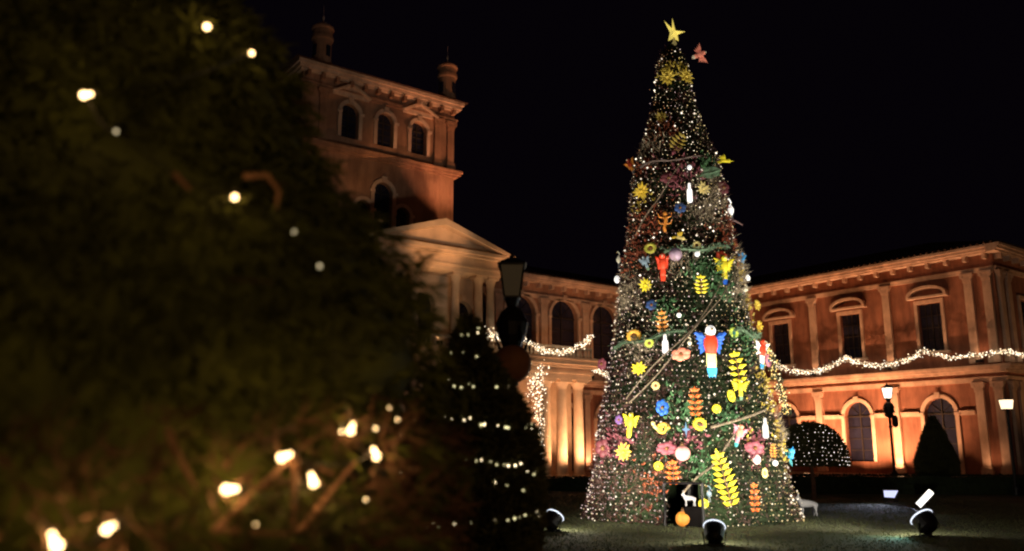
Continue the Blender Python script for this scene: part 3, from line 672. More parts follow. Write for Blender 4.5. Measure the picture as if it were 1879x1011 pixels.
# ------------------------------------------------------------------ the big Christmas tree
PROF = [(0.0, 2.66), (0.67, 2.47), (1.35, 2.32), (2.04, 2.25), (2.73, 2.12), (3.44, 1.96), (4.15, 1.84), (4.88, 1.71), (5.61, 1.61), (6.35, 1.54), (7.11, 1.35), (7.87, 1.27), (8.64, 1.2), (9.43, 1.05), (10.06, 0.83), (10.54, 0.67), (11.02, 0.53), (11.59, 0.43), (12.34, 0.36), (12.75, 0.2), (13.0, 0.05)]
pz = np.array([a for a, b in PROF]); prr = np.array([b for a, b in PROF])
xt = thing('christmas_tree', 'giant cone-shaped Christmas tree covered with thousands of tiny lights, on the lawn before the palace', 'tree', AXT)
DOOR = R(-104.5)
def indoor(a, z):
    d = (a-DOOR+math.pi) % (2*math.pi)-math.pi
    return (abs(d) < .15) & (z < .95)
m_ = MB(); m_.lathe([(.16, 0), (.12, 12.9)], 12); m_.build('mast', iron, xt)
m_ = MB()
K = 56; zz_ = list(np.arange(0, 12.9, .32)) + [13.0]
core_v = []
for z in zz_:
    for k in range(K):
        a = 2*math.pi*k/K; r_ = float(np.interp(z, pz, prr))*.94+.03*math.sin(9*a+z*2); core_v.append((r_*math.cos(a), r_*math.sin(a), z))
fcs = []
for i in range(len(zz_)-1):
    for k in range(K):
        a = 2*math.pi*(k+.5)/K
        if indoor(a, zz_[i]): continue
        fcs.append((i*K+k, i*K+(k+1) % K, (i+1)*K+(k+1) % K, (i+1)*K+k))
m_.add(core_v, fcs); m_.build('crown', leaf_xmas, xt)
m_ = MB()   # doorway frame
dx, dy = math.cos(DOOR), math.sin(DOOR); tx, ty = -dy, dx
m_.tube([(2.68*dx+s*tx, 2.68*dy+s*ty, z) for s, z in ((-.42, 0), (-.42, .95), (.42, .95), (.42, 0))], .04, 6); m_.build('doorway_frame', iron, xt)
def surf(n, zlo=0, zhi=12.8):
    z = rng.uniform(zlo, zhi, n*3); r_ = np.interp(z, pz, prr); k = rng.random(n*3) < r_/2.8; z = z[k][:n]; r_ = r_[k][:n]; a = rng.uniform(-math.pi, math.pi, len(z))
    k = ~indoor(a, z); return a[k], r_[k], z[k]
a, r_, z = surf(26000)
Pn = np.stack([r_*.97*np.cos(a), r_*.97*np.sin(a), z], 1); Dn = np.stack([np.cos(a), np.sin(a), np.full(len(a), -.1)], 1)
sprays('needles', Pn, Dn, .12, .012, leaf_xmas, xt, 4)
a, r_, z = surf(8500)
Pn = np.stack([r_*np.cos(a), r_*np.sin(a), z], 1)
sprays('tinsel', Pn, rng.normal(0, 1, Pn.shape), .16, .009, tinsel, xt, 3)
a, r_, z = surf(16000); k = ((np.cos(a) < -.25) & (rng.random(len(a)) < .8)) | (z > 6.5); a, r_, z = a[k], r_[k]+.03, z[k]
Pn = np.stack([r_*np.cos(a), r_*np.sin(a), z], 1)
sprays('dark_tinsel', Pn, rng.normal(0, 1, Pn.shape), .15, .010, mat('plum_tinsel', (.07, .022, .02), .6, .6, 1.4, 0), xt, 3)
# twig, leaf and tinsel patches that break up the cone
def patch(name, spots, m, L_, W_, out=.12, k=4):
    Pp, Dp = [], []
    for az, zc, sp_, n_ in spots:
        z = zc+rng.normal(0, sp_, n_); rr = np.interp(z, pz, prr); a = R(az)+rng.normal(0, sp_, n_)/rr; q_ = rr+rng.uniform(0, out, n_)
        kk = ~indoor((a+math.pi) % (2*math.pi)-math.pi, z)
        Pp.append(np.stack([q_*np.cos(a), q_*np.sin(a), z], 1)[kk]); Dp.append(np.stack([np.cos(a)*.6, np.sin(a)*.6, np.full(n_, .8)], 1)[kk])
    return sprays(name, np.concatenate(Pp), np.concatenate(Dp), L_, W_, m, xt, k)
patch('dry_twigs', [(-62, 8.1, .28, 90), (-75, 7.6, .22, 60), (-150, 5.6, .3, 110), (-135, 4.0, .25, 60), (-30, 6.3, .3, 90), (-45, 5.6, .3, 80), (-100, 6.2, .2, 40), (-20, 2.2, .3, 70), (-140, 9.6, .2, 40)], mat('beige_twig', (.30, .24, .17), .9, .4, 8, 0), .24, .007)
patch('gold_leaves', [(-25, 6.3, .25, 40), (-18, 5.4, .25, 35), (-30, 1.9, .3, 45), (-25, 3.3, .4, 60), (-120, 12.0, .12, 30), (-70, 12.0, .12, 30), (-150, 8.2, .2, 20), (-60, 2.0, .2, 14)], mat('gold_leaf_small', (.55, .40, .06), .6, .4, 6, 0, emit=.08), .11, .018)
patch('green_leaves', [(-85, 6.1, .2, 70), (-70, 5.75, .25, 80), (-115, 5.0, .2, 60), (-60, 9.0, .15, 50), (-50, 4.3, .25, 60), (-105, 2.6, .25, 80), (-75, 2.4, .2, 50), (-95, 1.3, .25, 60)], mat('fresh_green_leaf', (.05, .13, .05), .7, .5, 5, 0), .16, .024)
patch('red_leaves', [(-140, 7.2, .35, 120), (-150, 6.6, .3, 80), (-45, 7.0, .3, 60), (-125, 10.0, .25, 60), (-148, 9.1, .15, 40), (-120, .9, .3, 60), (-30, 7.5, .3, 50)], mat('rust_leaf', (.30, .07, .03), .8, .5, 6, 0), .13, .014)
patch('mauve_leaves', [(-95, 8.7, .25, 70), (-150, 1.9, .3, 70), (-60, 1.75, .2, 40), (-100, 1.9, .2, 40)], mat('mauve_leaf', (.22, .06, .08), .8, .5, 6, 0), .15, .025)
# light nets in level rows
A_, Z_ = [], []
z0 = .06
while z0 < 12.7:
    r0 = float(np.interp(z0, pz, prr)); sp = .118 if z0 < 6 else .10
    n = max(8, int(2*math.pi*r0/sp)); aa = np.arange(n)*2*math.pi/n + rng.uniform(0, 6) + rng.normal(0, .16/n*2, n)
    A_.append(aa); Z_.append(np.full(n, z0)+rng.normal(0, .012, n) + .03*np.sin(5*aa)); z0 += .125 if z0 < 6 else .105
a = (np.concatenate(A_)+math.pi) % (2*math.pi)-math.pi; z = np.concatenate(Z_); keep = (~indoor(a, z)) & (rng.random(len(a)) > np.where(z > 6, .3, .15))
a = a[keep]; z = z[keep]; r_ = np.interp(z, pz, prr)+.05+rng.normal(0, .05, len(z))
Pn = np.stack([r_*np.cos(a), r_*np.sin(a), z], 1)
side = np.cos(a); u_ = rng.random(len(a))
mi = np.where(u_ < .45, 0, np.where(u_ < .72, 1, np.where(u_ < .9, 2, 3)))
mi = np.where((side < -.25) & (z < 4.5) & (rng.random(len(a)) < .6), 3, mi); mi = np.where((side < -.1) & (z > 6) & (rng.random(len(a)) < .5), 4, mi)
mi = np.where((side > .35) & (rng.random(len(a)) < .45), 5, mi)
bm_ = [glow('net_cream', (1, .76, .42), 1.5), glow('net_pale', (1, .84, .58), 2.1), glow('net_dim', (.95, .75, .45), .5), glow('net_pink', (1, .72, .66), 1.2), glow('net_orange', (1, .5, .22), .6), glow('net_gold', (1, .72, .3), 1.1)]
bulbs('string_lights', Pn, .0150*rng.uniform(.5, 1.35, len(Pn))*np.where(z > 6, .82, 1), bm_, xt, mi)
# broad dim light strips of frosted white bulbs scattered
a, r_, z = surf(420); r_ = r_+.1
bulbs('accent_bulbs', np.stack([r_*np.cos(a), r_*np.sin(a), z], 1), .03*rng.uniform(.6, 1.2, len(a)), [glow('accent_white', (1, .86, .66), 2.0), glow('accent_soft', (1, .8, .6), 1.2)], xt)

# ------------------------------------------------------------------ ornaments
COLS = dict(salmon=(.8,.25,.16), cream=(.8,.66,.45), dullgold=(.75,.55,.08), dimgold=(.45,.33,.06), deepred=(.45,.05,.02), orange=(.75,.27,.04), grey=(.35,.38,.42), yellow=(.8,.66,.03), white=(.85,.83,.8), maroon=(.16,.04,.05), gold=(.78,.52,.05), palegold=(.75,.6,.22), sage=(.16,.27,.17), darkblue=(.03,.07,.22), brown=(.16,.07,.02), olive=(.45,.42,.06), lilac=(.42,.3,.42), red=(.75,.06,.02), greyblue=(.2,.28,.36), royal=(.02,.12,.6), skyblue=(.04,.35,.75), ivory=(.72,.66,.5), amber=(.8,.43,.06), lime=(.6,.72,.1), lightyellow=(.85,.78,.3), azure=(.06,.42,.85), teal=(.03,.25,.27), rose=(.6,.22,.3), redorange=(.7,.13,.02), mauve=(.24,.06,.085), pink=(.75,.32,.3), palepink=(.85,.6,.55), purple=(.14,.06,.22))
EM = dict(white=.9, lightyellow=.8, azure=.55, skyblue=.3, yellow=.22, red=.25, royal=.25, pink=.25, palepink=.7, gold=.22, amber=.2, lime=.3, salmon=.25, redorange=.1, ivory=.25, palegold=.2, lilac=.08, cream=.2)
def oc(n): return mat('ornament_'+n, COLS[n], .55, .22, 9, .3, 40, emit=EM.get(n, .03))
def orn_macaw(t, w, h, cs, big=False):
    y = .05*h
    b = MB(); b.lathe([(.02*h, -.10*h), (.09*h, -.05*h), (.135*h, .10*h), (.13*h, .22*h), (.07*h, .33*h)], 12, sy=.7); b.build('body', oc(cs[0]), t, True)
    b = MB(); b.ball((0, -.02*h, .38*h), .10*h, 12, 8, sy=.9); hd = b.build('head', oc('white' if big else cs[0]), t, True)
    b = MB(); b.tube([(0, -.10*h, .40*h), (0, -.17*h, .37*h), (0, -.18*h, .32*h)], .035*h, 6, .008*h); b.build('beak', oc('cream'), hd)
    b = MB(); b.lathe([(.085*h, -.30*h), (.10*h, -.20*h), (.09*h, -.08*h), (.10*h, -.0*h)], 12, (0, .005*h, 0), sy=.6); b.build('belly', oc(cs[1]), t, True)
    b = MB()
    for k in (-1, 0, 1): b.leaf((k*.03*h, 0, -.2*h), (k*.06*h, -.01*h, -.5*h), .11*h)
    b.lathe([(.055*h, -.47*h), (.085*h, -.4*h), (.075*h, -.25*h)], 8, sy=.4); b.build('tail', oc(cs[2]), t)
    wc = oc('royal' if big else cs[1])
    for s in (-1, 1):
        b = MB(); root = Vector((s*.09*h, 0, .24*h))
        for k in range(5):
            tip = Vector((s*(w*.5)*(1-.10*k), .02*h*k, (.40-.12*k)*h if not big else (.34-.10*k)*h)); b.leaf(root+Vector((0, .004*k, -.02*h*k)), tip, .13*h)
        b.tube([root, root.lerp(Vector((s*w*.46, 0, .36*h)), .95)], .03*h, 6, .012*h)
        b.build('wing', wc, t)
def orn_ring(t, w, h, cs):
    R_ = min(w, h)*.32
    b = MB(); b.torus((0, 0, 0), R_, R_*.42, 18, 8, w/min(w, h), h/min(w, h))
    for k in range(14):
        a = 2*math.pi*k/14; b.leaf((R_*1.1*math.cos(a), 0, R_*1.1*math.sin(a)), (w*.52*math.cos(a), -.01, h*.52*math.sin(a)), R_*.45)
    b.build('petal_ring', oc(cs[0]), t)
    b = MB(); b.ball((0, 0, 0), R_*.66, 12, 6, sy=.4); b.build('centre', oc(cs[1]), t, True)
def orn_leaves(t, w, h, cs):
    b = MB(); n = 11
    for k in range(n):
        a = 2*math.pi*k/n+.2*random.random(); q_ = random.uniform(.8, 1.05); b.leaf((.06*w*math.cos(a), 0, .06*h*math.sin(a)), (w*.5*q_*math.cos(a), random.uniform(-.06, .0), h*.5*q_*math.sin(a)), .17*max(w, h))
    b.build('leaves', oc(cs[0]), t)
    b = MB(); b.ball((0, -.02, 0), .10*w, 8, 5); b.build('centre', oc(cs[0]), t, True)
def orn_fern(t, w, h, cs):
    b = MB(); b.tube([(0, 0, -h*.5), (.02*w, -.02, 0), (0, 0, h*.48)], .035*w, 6, .015*w); b.build('stem', oc('brown'), t)
    b = MB(); n = max(5, int(h/.14))
    for k in range(n):
        z = -h*.48 + h*.82*k/(n-1); wd = w*.5*(1-.35*abs(2*k/(n-1)-.8))
        for s in (-1, 1): b.leaf((0, -.01, z), (s*wd, -.05, z+.14*h*.6), .62*h/n+.02)
    b.leaf((0, -.01, h*.3), (0, -.04, h*.52), .2*w); lf = b.build('leaflets', oc(cs[0]), t)
    if cs[0] in ('redorange', 'orange'):
        tips = []
        for k in range(n):
            z = -h*.48 + h*.82*k/(n-1); wd = w*.5*(1-.35*abs(2*k/(n-1)-.8)); tips += [(s*wd*q_, -.06, z+.14*h*.6*q_) for s in (-1, 1) for q_ in (.95, .6)]
        bulbs('tip_bulbs', tips, .014, [glow('tip_amber', (1, .62, .25), 1.3)], lf)
def orn_bauble(t, w, h, cs):
    b = MB(); b.ball((0, 0, 0), w*.5, 16, 10, sz=h/w); b.build('ball', oc(cs[0]), t, True)
    b = MB(); b.lathe([(w*.12, h*.5-.01), (w*.12, h*.5+.03)], 8); b.torus((0, 0, h*.5+.05), .02, .005, 8, 5); b.build('cap', oc('brown'), t)
def orn_candle(t, w, h, cs):
    b = MB(); b.lathe([(.3*w, -.5*h), (.5*w, -.45*h), (.5*w, .05*h), (.4*w, .15*h), (.26*w, .2*h), (.26*w, .38*h)], 14); b.build('body', glow('candle_white', (1, .93, .85), 1.6), t)
    b = MB(); b.lathe([(.22*w, .381*h), (.3*w, .44*h), (.02*w, .5*h)], 10); b.build('flame', glow('candle_flame', (1, .9, .8), 1.2), t)
def orn_bloom(t, w, h, cs):
    b = MB(); n = 6
    for k in range(n):
        a = 2*math.pi*k/n+.3; b.ball((w*.28*math.cos(a), 0, h*.28*math.sin(a)), min(w, h)*.24, 8, 6, sx=w/min(w, h), sy=.5, sz=h/min(w, h))
    b.build('petals', oc(cs[0]), t, True)
    b = MB(); b.ball((0, -.06*w, 0), min(w, h)*.15, 8, 5); b.build('centre', oc(cs[0] if cs[0] in ('white',) else 'brown'), t, True)
def orn_hummingbird(t, w, h, cs):
    b = MB(); b.tube([(-w*.2, 0, -.05*h), (-.05*w, 0, 0), (.1*w, 0, .05*h), (.2*w, 0, .1*h)], .14*h, 8, .11*h); b.ball((.2*w, 0, .1*h), .15*h, 8, 6); bd = b.build('body', oc(cs[0]), t, True)
    b = MB(); b.tube([(.25*w, 0, .1*h), (.5*w, 0, .2*h)], .06*h, 6, .01*h); b.build('beak', oc(cs[0]), bd)
    for s in (-1, 1):
        b = MB()
        for k in range(4): b.leaf((0, s*.05*h, .05*h), (-w*(.12+.08*k), s*.12*h, (.5-.1*k)*h), .15*h)
        b.build('wing', oc(cs[1]), t)
    b = MB()
    for k in (-1, 0, 1): b.leaf((-.15*w, 0, -.05*h), (-.48*w, k*.04*h, -.35*h+k*.1*h), .14*h)
    b.build('tail', oc(cs[1]), t)
def orn_leaf(t, w, h, cs):
    b = MB(); pts = [(-w*.5, 0), (-w*.3, -h*.28), (0, -h*.45), (w*.3, -h*.3), (w*.5, h*.1), (w*.2, h*.38), (-w*.2, h*.4)]; b.prism(pts, -.015, .015); b.tube([(-w*.5, -.02, 0), (0, -.035, -.02), (w*.48, -.02, h*.08)], .012, 5); b.build('leaf_blade', oc(cs[0]), t)
    b = MB(); b.tube([(-w*.5, 0, 0), (-w*.62, 0, h*.12)], .014, 5); b.build('stem', oc('brown'), t)
def orn_heron(t, w, h, cs):
    b = MB(); b.lathe([(.03*w, -.25*h), (.3*w, -.15*h), (.42*w, 0), (.2*w, .15*h), (.12*w, .2*h)], 10); b.tube([(0, 0, .18*h), (.28*w, 0, .28*h), (.1*w, 0, .4*h), (-.1*w, 0, .45*h)], .1*w, 6); b.ball((-.12*w, 0, .45*h), .14*w, 8, 5); b.build('body', oc(cs[0]), t, True)
    b = MB(); b.tube([(-.2*w, 0, .45*h), (-.5*w, 0, .42*h)], .06*w, 5, .01*w); b.build('beak', oc('amber'), t)
    b = MB()
    for s in (-1, 1): b.tube([(s*.1*w, 0, -.2*h), (s*.14*w, 0, -.5*h)], .04*w, 5)
    b.build('legs', oc('grey'), t)
def orn_lizard(t, w, h, cs):
    b = MB(); b.tube([(0, 0, -.5*h), (-.08*w, 0, -.3*h), (0, 0, -.1*h), (.05*w, 0, .1*h), (0, 0, .3*h)], .1*w, 8, .14*w); b.ball((0, 0, .38*h), .16*w, 8, 6, sz=1.3); b.build('body', oc(cs[0]), t, True)
    for s in (-1, 1):
        for z in (-.12, .2):
            b = MB(); b.tube([(s*.08*w, 0, z*h), (s*.4*w, -.02, (z+.04)*h), (s*.48*w, -.02, (z+.2)*h)], .06*w, 6, .04*w); b.build('leg', oc(cs[0]), t)
def orn_snail(t, w, h, cs):
    b = MB(); pts = [(w*.12+w*.34*(1-i/40)*math.cos(i*.32), -.03*(i/40), -.03*h+h*.40*(1-i/40)*math.sin(i*.32)) for i in range(34)]; b.tube(pts, .12*w, 7, .05*w); b.build('shell', oc(cs[0]), t, True)
    b = MB(); b.tube([(-.1*w, 0, -.1*h), (-.3*w, 0, .1*h), (-.42*w, 0, .34*h)], .1*w, 7, .09*w); b.ball((-.42*w, 0, .36*h), .12*w, 8, 6); b.build('head', oc('palegold'), t, True)
def orn_star(t, w, h, cs):
    b = MB(); pts = []
    for k in range(8):
        a = math.pi*k/4; q_ = .5 if k % 2 == 0 else .16; pts.append((w*q_*math.cos(a), h*q_*math.sin(a)))
    vs = [(x, 0, z) for x, z in pts] + [(0, -.08, 0), (0, .08, 0)]
    b.add(vs, [(k, (k+1) % 8, 8) for k in range(8)] + [((k+1) % 8, k, 9) for k in range(8)]); b.build('star_body', glow('blue_star', (.45, .72, 1), 1.0), t)
MK = dict(macaw=orn_macaw, ring_flower=orn_ring, leaf_cluster=orn_leaves, fern_frond=orn_fern, bauble=orn_bauble, candle_lantern=orn_candle, bloom=orn_bloom, hummingbird=orn_hummingbird, broad_leaf=orn_leaf, heron=orn_heron, lizard=orn_lizard, snail=orn_snail, star_lantern=orn_star)
CAT = dict(macaw='bird ornament', ring_flower='flower ornament', leaf_cluster='leaf ornament', fern_frond='frond ornament', bauble='ball ornament', candle_lantern='candle lantern', bloom='flower ornament', hummingbird='bird ornament', broad_leaf='leaf ornament', heron='bird ornament', lizard='lizard ornament', snail='snail ornament', star_lantern='star lantern')
GRP = dict(macaw='parrots on the Christmas tree', ring_flower='ring flowers on the Christmas tree', leaf_cluster='leaf clusters on the Christmas tree', fern_frond='fronds on the Christmas tree', bauble='balls on the Christmas tree', candle_lantern='candle lanterns on the Christmas tree', bloom='blooms on the Christmas tree', hummingbird='small birds on the Christmas tree', heron='herons on the Christmas tree')
# kind, direction round the tree (degrees), distance from its axis, height, width, length, tilt, colours, label
ORN = [
    ('macaw', -22.1, 0.66, 12.51, 0.64, 0.61, -60, ['salmon', 'salmon', 'cream'], 'salmon red bird with spread wings perched just beside the star'),
    ('leaf_cluster', -115.9, 0.50, 11.75, 0.51, 0.60, 0, ['dullgold'], "dull gold leaf cluster on the left of the tree's narrow neck"),
    ('leaf_cluster', -62.0, 0.50, 11.77, 0.45, 0.57, 20, ['dullgold'], "dull gold leaf cluster on the right of the tree's narrow neck"),
    ('leaf_cluster', -126.9, 0.72, 10.53, 0.39, 0.39, 15, ['dimgold'], 'dim gold leaf cluster below the narrow neck, near the left edge'),
    ('fern_frond', -96.9, 1.02, 9.65, 0.49, 0.49, -35, ['dimgold'], 'dim gold frond in the middle of the dark upper cone'),
    ('macaw', 175.2, 1.16, 9.38, 0.39, 0.54, 25, ['deepred', 'orange', 'grey'], 'dark red bird with raised grey wing at the upper left edge'),
    ('hummingbird', -18.4, 1.23, 9.35, 0.71, 0.35, 0, ['yellow', 'yellow'], 'bright yellow long-beaked bird jutting from the upper right edge'),
    ('bauble', -86.1, 1.20, 8.88, 0.13, 0.13, 0, ['white'], 'small white ball right above the upper white candle lantern'),
    ('candle_lantern', -88.5, 1.29, 8.17, 0.14, 0.53, 0, ['white'], 'slim white candle lantern high in the middle of the tree'),
    ('leaf_cluster', -145.0, 1.27, 8.39, 0.52, 0.52, 10, ['gold'], 'bright gold leaf cluster at the upper left edge'),
    ('leaf_cluster', -72.0, 1.27, 8.30, 0.40, 0.45, 30, ['palegold'], 'pale gold leaf cluster to the right of the upper white candle lantern'),
    ('bloom', -38.7, 1.26, 8.47, 0.40, 0.37, 0, ['maroon'], 'dark maroon bloom at the upper right edge under the green leaf'),
    ('bloom', -110.4, 1.25, 8.60, 0.48, 0.28, 0, ['maroon'], 'dark maroon bloom left of the upper white candle lantern'),
    ('broad_leaf', -59.3, 1.22, 8.79, 0.63, 0.37, 15, ['sage'], 'broad sage green leaf under the long-beaked yellow bird'),
    ('heron', -20.2, 1.31, 7.97, 0.20, 0.64, 10, ['white'], 'slender white heron at the upper right edge'),
    ('bloom', -99.2, 1.32, 7.76, 0.31, 0.28, 0, ['darkblue'], 'dark blue bloom directly below the upper white candle lantern'),
    ('lizard', -114.9, 1.36, 7.41, 0.36, 0.53, 0, ['orange'], 'dull orange lizard figure in the upper middle'),
    ('hummingbird', -101.1, 1.44, 6.94, 0.36, 0.36, -40, ['palegold', 'gold'], 'pale gold bird diving to the lower left above the lilac ball'),
    ('ring_flower', -85.7, 1.49, 6.73, 0.23, 0.23, 0, ['palegold', 'brown'], 'small pale ring flower above the small white ball'),
    ('ring_flower', -129.5, 1.49, 6.74, 0.34, 0.31, 0, ['olive', 'brown'], 'olive green ring flower left above the all-red macaw'),
    ('bauble', -105.2, 1.55, 6.49, 0.33, 0.33, 0, ['lilac'], 'lilac ball between the all-red macaw and the small pale ring flower'),
    ('bauble', -86.2, 1.55, 6.49, 0.14, 0.14, 0, ['white'], 'small white ball under the small pale ring flower'),
    ('macaw', -116.3, 1.61, 6.17, 0.36, 0.74, 0, ['red', 'red', 'red'], 'all-red macaw hanging head up above the middle green branch'),
    ('macaw', -132.6, 1.59, 6.34, 0.33, 0.42, 20, ['greyblue', 'greyblue', 'sage'], 'grey blue bird beside the all-red macaw'),
    ('macaw', -61.9, 1.61, 6.10, 0.60, 0.77, 0, ['yellow', 'yellow', 'royal'], 'yellow macaw with blue tail right of the middle'),
    ('bloom', -62.4, 1.55, 6.49, 0.30, 0.25, 0, ['deepred'], 'dark red bloom just above the blue-tailed yellow macaw'),
    ('macaw', -18.4, 1.54, 6.55, 0.37, 0.49, 0, ['skyblue', 'skyblue', 'white'], 'blue and white parrot at the right edge beside the yellow macaw'),
    ('heron', 175.8, 1.57, 6.74, 0.15, 0.47, 0, ['ivory'], 'ivory heron at the left edge level with the lilac ball'),
    ('bauble', 173.8, 1.63, 6.20, 0.16, 0.21, 0, ['white'], 'white ball hanging out at the left edge'),
    ('leaf_cluster', -132.2, 1.64, 5.76, 0.41, 0.44, 0, ['yellow'], 'yellow leaf cluster below the grey blue bird'),
    ('fern_frond', -85.5, 1.65, 5.70, 0.43, 0.46, 0, ['yellow'], 'yellow upright frond under the middle green branch'),
    ('bloom', -16.8, 1.66, 6.11, 0.20, 0.17, 0, ['white'], 'white bloom at the right edge under the blue and white parrot'),
    ('heron', -33.0, 1.65, 5.71, 0.20, 0.28, -20, ['ivory'], 'small ivory heron bent at the right edge below the white bloom'),
    ('bloom', -126.1, 1.71, 5.23, 0.30, 0.27, 0, ['darkblue'], 'dark blue bloom above the dull orange frond'),
    ('fern_frond', -116.8, 1.78, 4.78, 0.35, 0.54, 0, ['orange'], 'dull orange frond above the middle left candle lantern'),
    ('bauble', -104.1, 1.75, 4.92, 0.12, 0.12, 0, ['white'], 'small white ball right of the dull orange frond'),
    ('ring_flower', -140.8, 1.83, 4.48, 0.41, 0.36, 0, ['amber', 'brown'], 'large amber ring flower at the left, above the pale green ring flower'),
    ('ring_flower', -126.6, 1.87, 4.26, 0.24, 0.24, 0, ['lime', 'brown'], 'pale green ring flower beside the middle left candle lantern'),
    ('candle_lantern', -114.4, 1.87, 4.22, 0.15, 0.48, 0, ['white'], 'slim white candle lantern left of the biggest macaw'),
    ('macaw', -82.9, 1.91, 4.01, 0.82, 1.29, 0, ['red', 'lightyellow', 'azure'], 'biggest macaw, red, yellow and azure with blue wings, in the centre'),
    ('ring_flower', -61.3, 1.82, 4.50, 0.24, 0.29, 25, ['lime', 'teal'], 'lime ring flower at the right wing of the biggest macaw'),
    ('leaf_cluster', -17.2, 1.84, 5.37, 0.26, 0.37, 0, ['dullgold'], 'dull gold leaf cluster at the right edge above the yellow one'),
    ('leaf_cluster', -17.5, 1.86, 4.80, 0.28, 0.42, 0, ['gold'], 'small gold leaf cluster at the right edge above the tricolour macaw'),
    ('macaw', -23.1, 1.90, 4.07, 0.56, 0.80, -8, ['red', 'white', 'azure'], 'tricolour red, white and azure macaw at the right edge'),
    ('ring_flower', -17.5, 2.05, 3.93, 0.28, 0.39, 0, ['rose', 'darkblue'], 'rose ring flower at the right edge beside the tricolour macaw'),
    ('bloom', -103.4, 1.92, 3.94, 0.47, 0.32, 10, ['salmon'], 'salmon bloom left of the biggest macaw'),
    ('heron', -97.2, 1.87, 4.22, 0.13, 0.29, 0, ['ivory'], 'tiny ivory heron above the salmon bloom'),
    ('leaf_cluster', -133.7, 1.97, 3.64, 0.46, 0.38, 0, ['yellow'], 'yellow leaf cluster at the left beneath the green branch'),
    ('fern_frond', -64.8, 1.97, 3.66, 0.53, 0.74, 10, ['yellow'], "big bright yellow frond right of the biggest macaw's tail"),
    ('macaw', -64.9, 2.09, 3.09, 0.52, 0.52, 0, ['yellow', 'yellow', 'sage'], 'yellow bird with wings raised in a V under the big bright yellow frond'),
    ('ring_flower', -72.6, 2.12, 2.94, 0.21, 0.31, 15, ['yellow', 'olive'], 'oval yellow ring flower under the bird with wings raised in a V'),
    ('fern_frond', -96.2, 2.15, 2.81, 0.39, 0.67, 0, ['redorange'], 'red orange frond above the yellow ring flower in the middle'),
    ('bloom', -115.6, 2.17, 2.67, 0.31, 0.39, 0, ['royal'], 'royal blue bloom above the amber snail'),
    ('ring_flower', -83.4, 2.18, 2.63, 0.23, 0.22, 0, ['yellow', 'olive'], 'small yellow ring flower right of the middle red orange frond'),
    ('ring_flower', -94.2, 2.25, 2.28, 0.34, 0.32, 0, ['yellow', 'brown'], 'large yellow ring flower below the middle red orange frond'),
    ('star_lantern', -102.0, 2.27, 2.15, 0.20, 0.38, 0, ['azure'], 'light blue four-pointed star lantern in the lower middle'),
    ('macaw', -136.4, 2.25, 2.27, 0.45, 0.63, -8, ['yellow', 'yellow', 'yellow'], 'all-yellow macaw at the lower left'),
    ('snail', -116.4, 2.27, 2.18, 0.41, 0.33, 0, ['amber'], 'amber coiled snail beside the light blue star lantern'),
    ('macaw', -71.9, 2.30, 2.01, 0.41, 0.56, -20, ['salmon', 'rose', 'teal'], 'salmon macaw with teal tail at the lower right'),
    ('candle_lantern', -50.3, 2.27, 2.20, 0.14, 0.49, 0, ['white'], 'slim white candle lantern at the lower right edge'),
    ('bloom', -112.9, 2.33, 1.72, 0.48, 0.30, 0, ['mauve'], 'mauve bloom beside the glowing pink ball'),
    ('bauble', -104.3, 2.34, 1.61, 0.35, 0.35, 0, ['pink'], 'glowing pink ball in the lower middle'),
    ('bloom', -62.1, 2.33, 1.73, 0.51, 0.33, 0, ['mauve'], 'mauve bloom above the pale pink ball'),
    ('bauble', -61.6, 2.36, 1.47, 0.20, 0.23, 0, ['palepink'], 'pale pink ball under the right mauve bloom'),
    ('bauble', -45.2, 2.36, 1.38, 0.13, 0.14, 0, ['white'], 'small white ball at the lower right edge'),
    ('leaf_cluster', -139.9, 2.34, 1.64, 0.45, 0.50, 0, ['gold'], 'gold leaf cluster below the all-yellow macaw'),
    ('ring_flower', -117.7, 2.36, 1.32, 0.23, 0.22, 0, ['yellow', 'olive'], 'small yellow ring flower above the lower left red orange frond'),
    ('fern_frond', -109.7, 2.39, 1.19, 0.40, 0.55, 0, ['redorange'], 'red orange frond below the mauve bloom and the pink ball'),
    ('fern_frond', -83.5, 2.40, 1.07, 0.57, 1.30, 14, ['yellow'], 'longest frond of all, deep yellow, near the foot of the tree'),
    ('fern_frond', -67.3, 2.47, 0.64, 0.32, 0.65, 0, ['redorange'], "red orange frond low at the right of the tree's foot"),
    ('ring_flower', -94.8, 2.50, 0.50, 0.25, 0.23, 0, ['yellow', 'olive'], 'lowest ring flower, yellow, left of the longest frond'),
    ('ring_flower', -56.7, 2.39, 1.16, 0.17, 0.25, 0, ['palegold', 'olive'], 'pale oval ring flower beneath the pale pink ball'),
    ('hummingbird', -17.7, 2.45, 1.56, 0.41, 0.49, 40, ['azure', 'teal'], 'turquoise hummingbird at the lower right edge'),
    ('bloom', -146.3, 2.23, 2.41, 0.21, 0.24, 0, ['purple'], 'dim purple bloom left of the all-yellow macaw'),
    ('bloom', 174.7, 2.08, 3.92, 0.32, 0.32, 0, ['mauve'], "mauve bloom at the left edge above the portico's last column"),
    ('bloom', -159.6, 2.33, 1.73, 0.49, 0.46, 0, ['maroon'], 'large dark maroon bloom at the lower left edge'),
    ('fern_frond', -46.7, 2.33, 1.68, 0.26, 0.31, 0, ['orange'], 'small orange frond right of the right mauve bloom'),
    ('ring_flower', -120.5, 2.06, 3.20, 0.21, 0.21, 0, ['palegold', 'brown'], 'dusty pale ring flower on the diagonal vine'),
    ('heron', -91.6, 2.45, 0.72, 0.15, 0.37, 0, ['greyblue'], 'grey heron left of the longest frond near the doorway'),
]
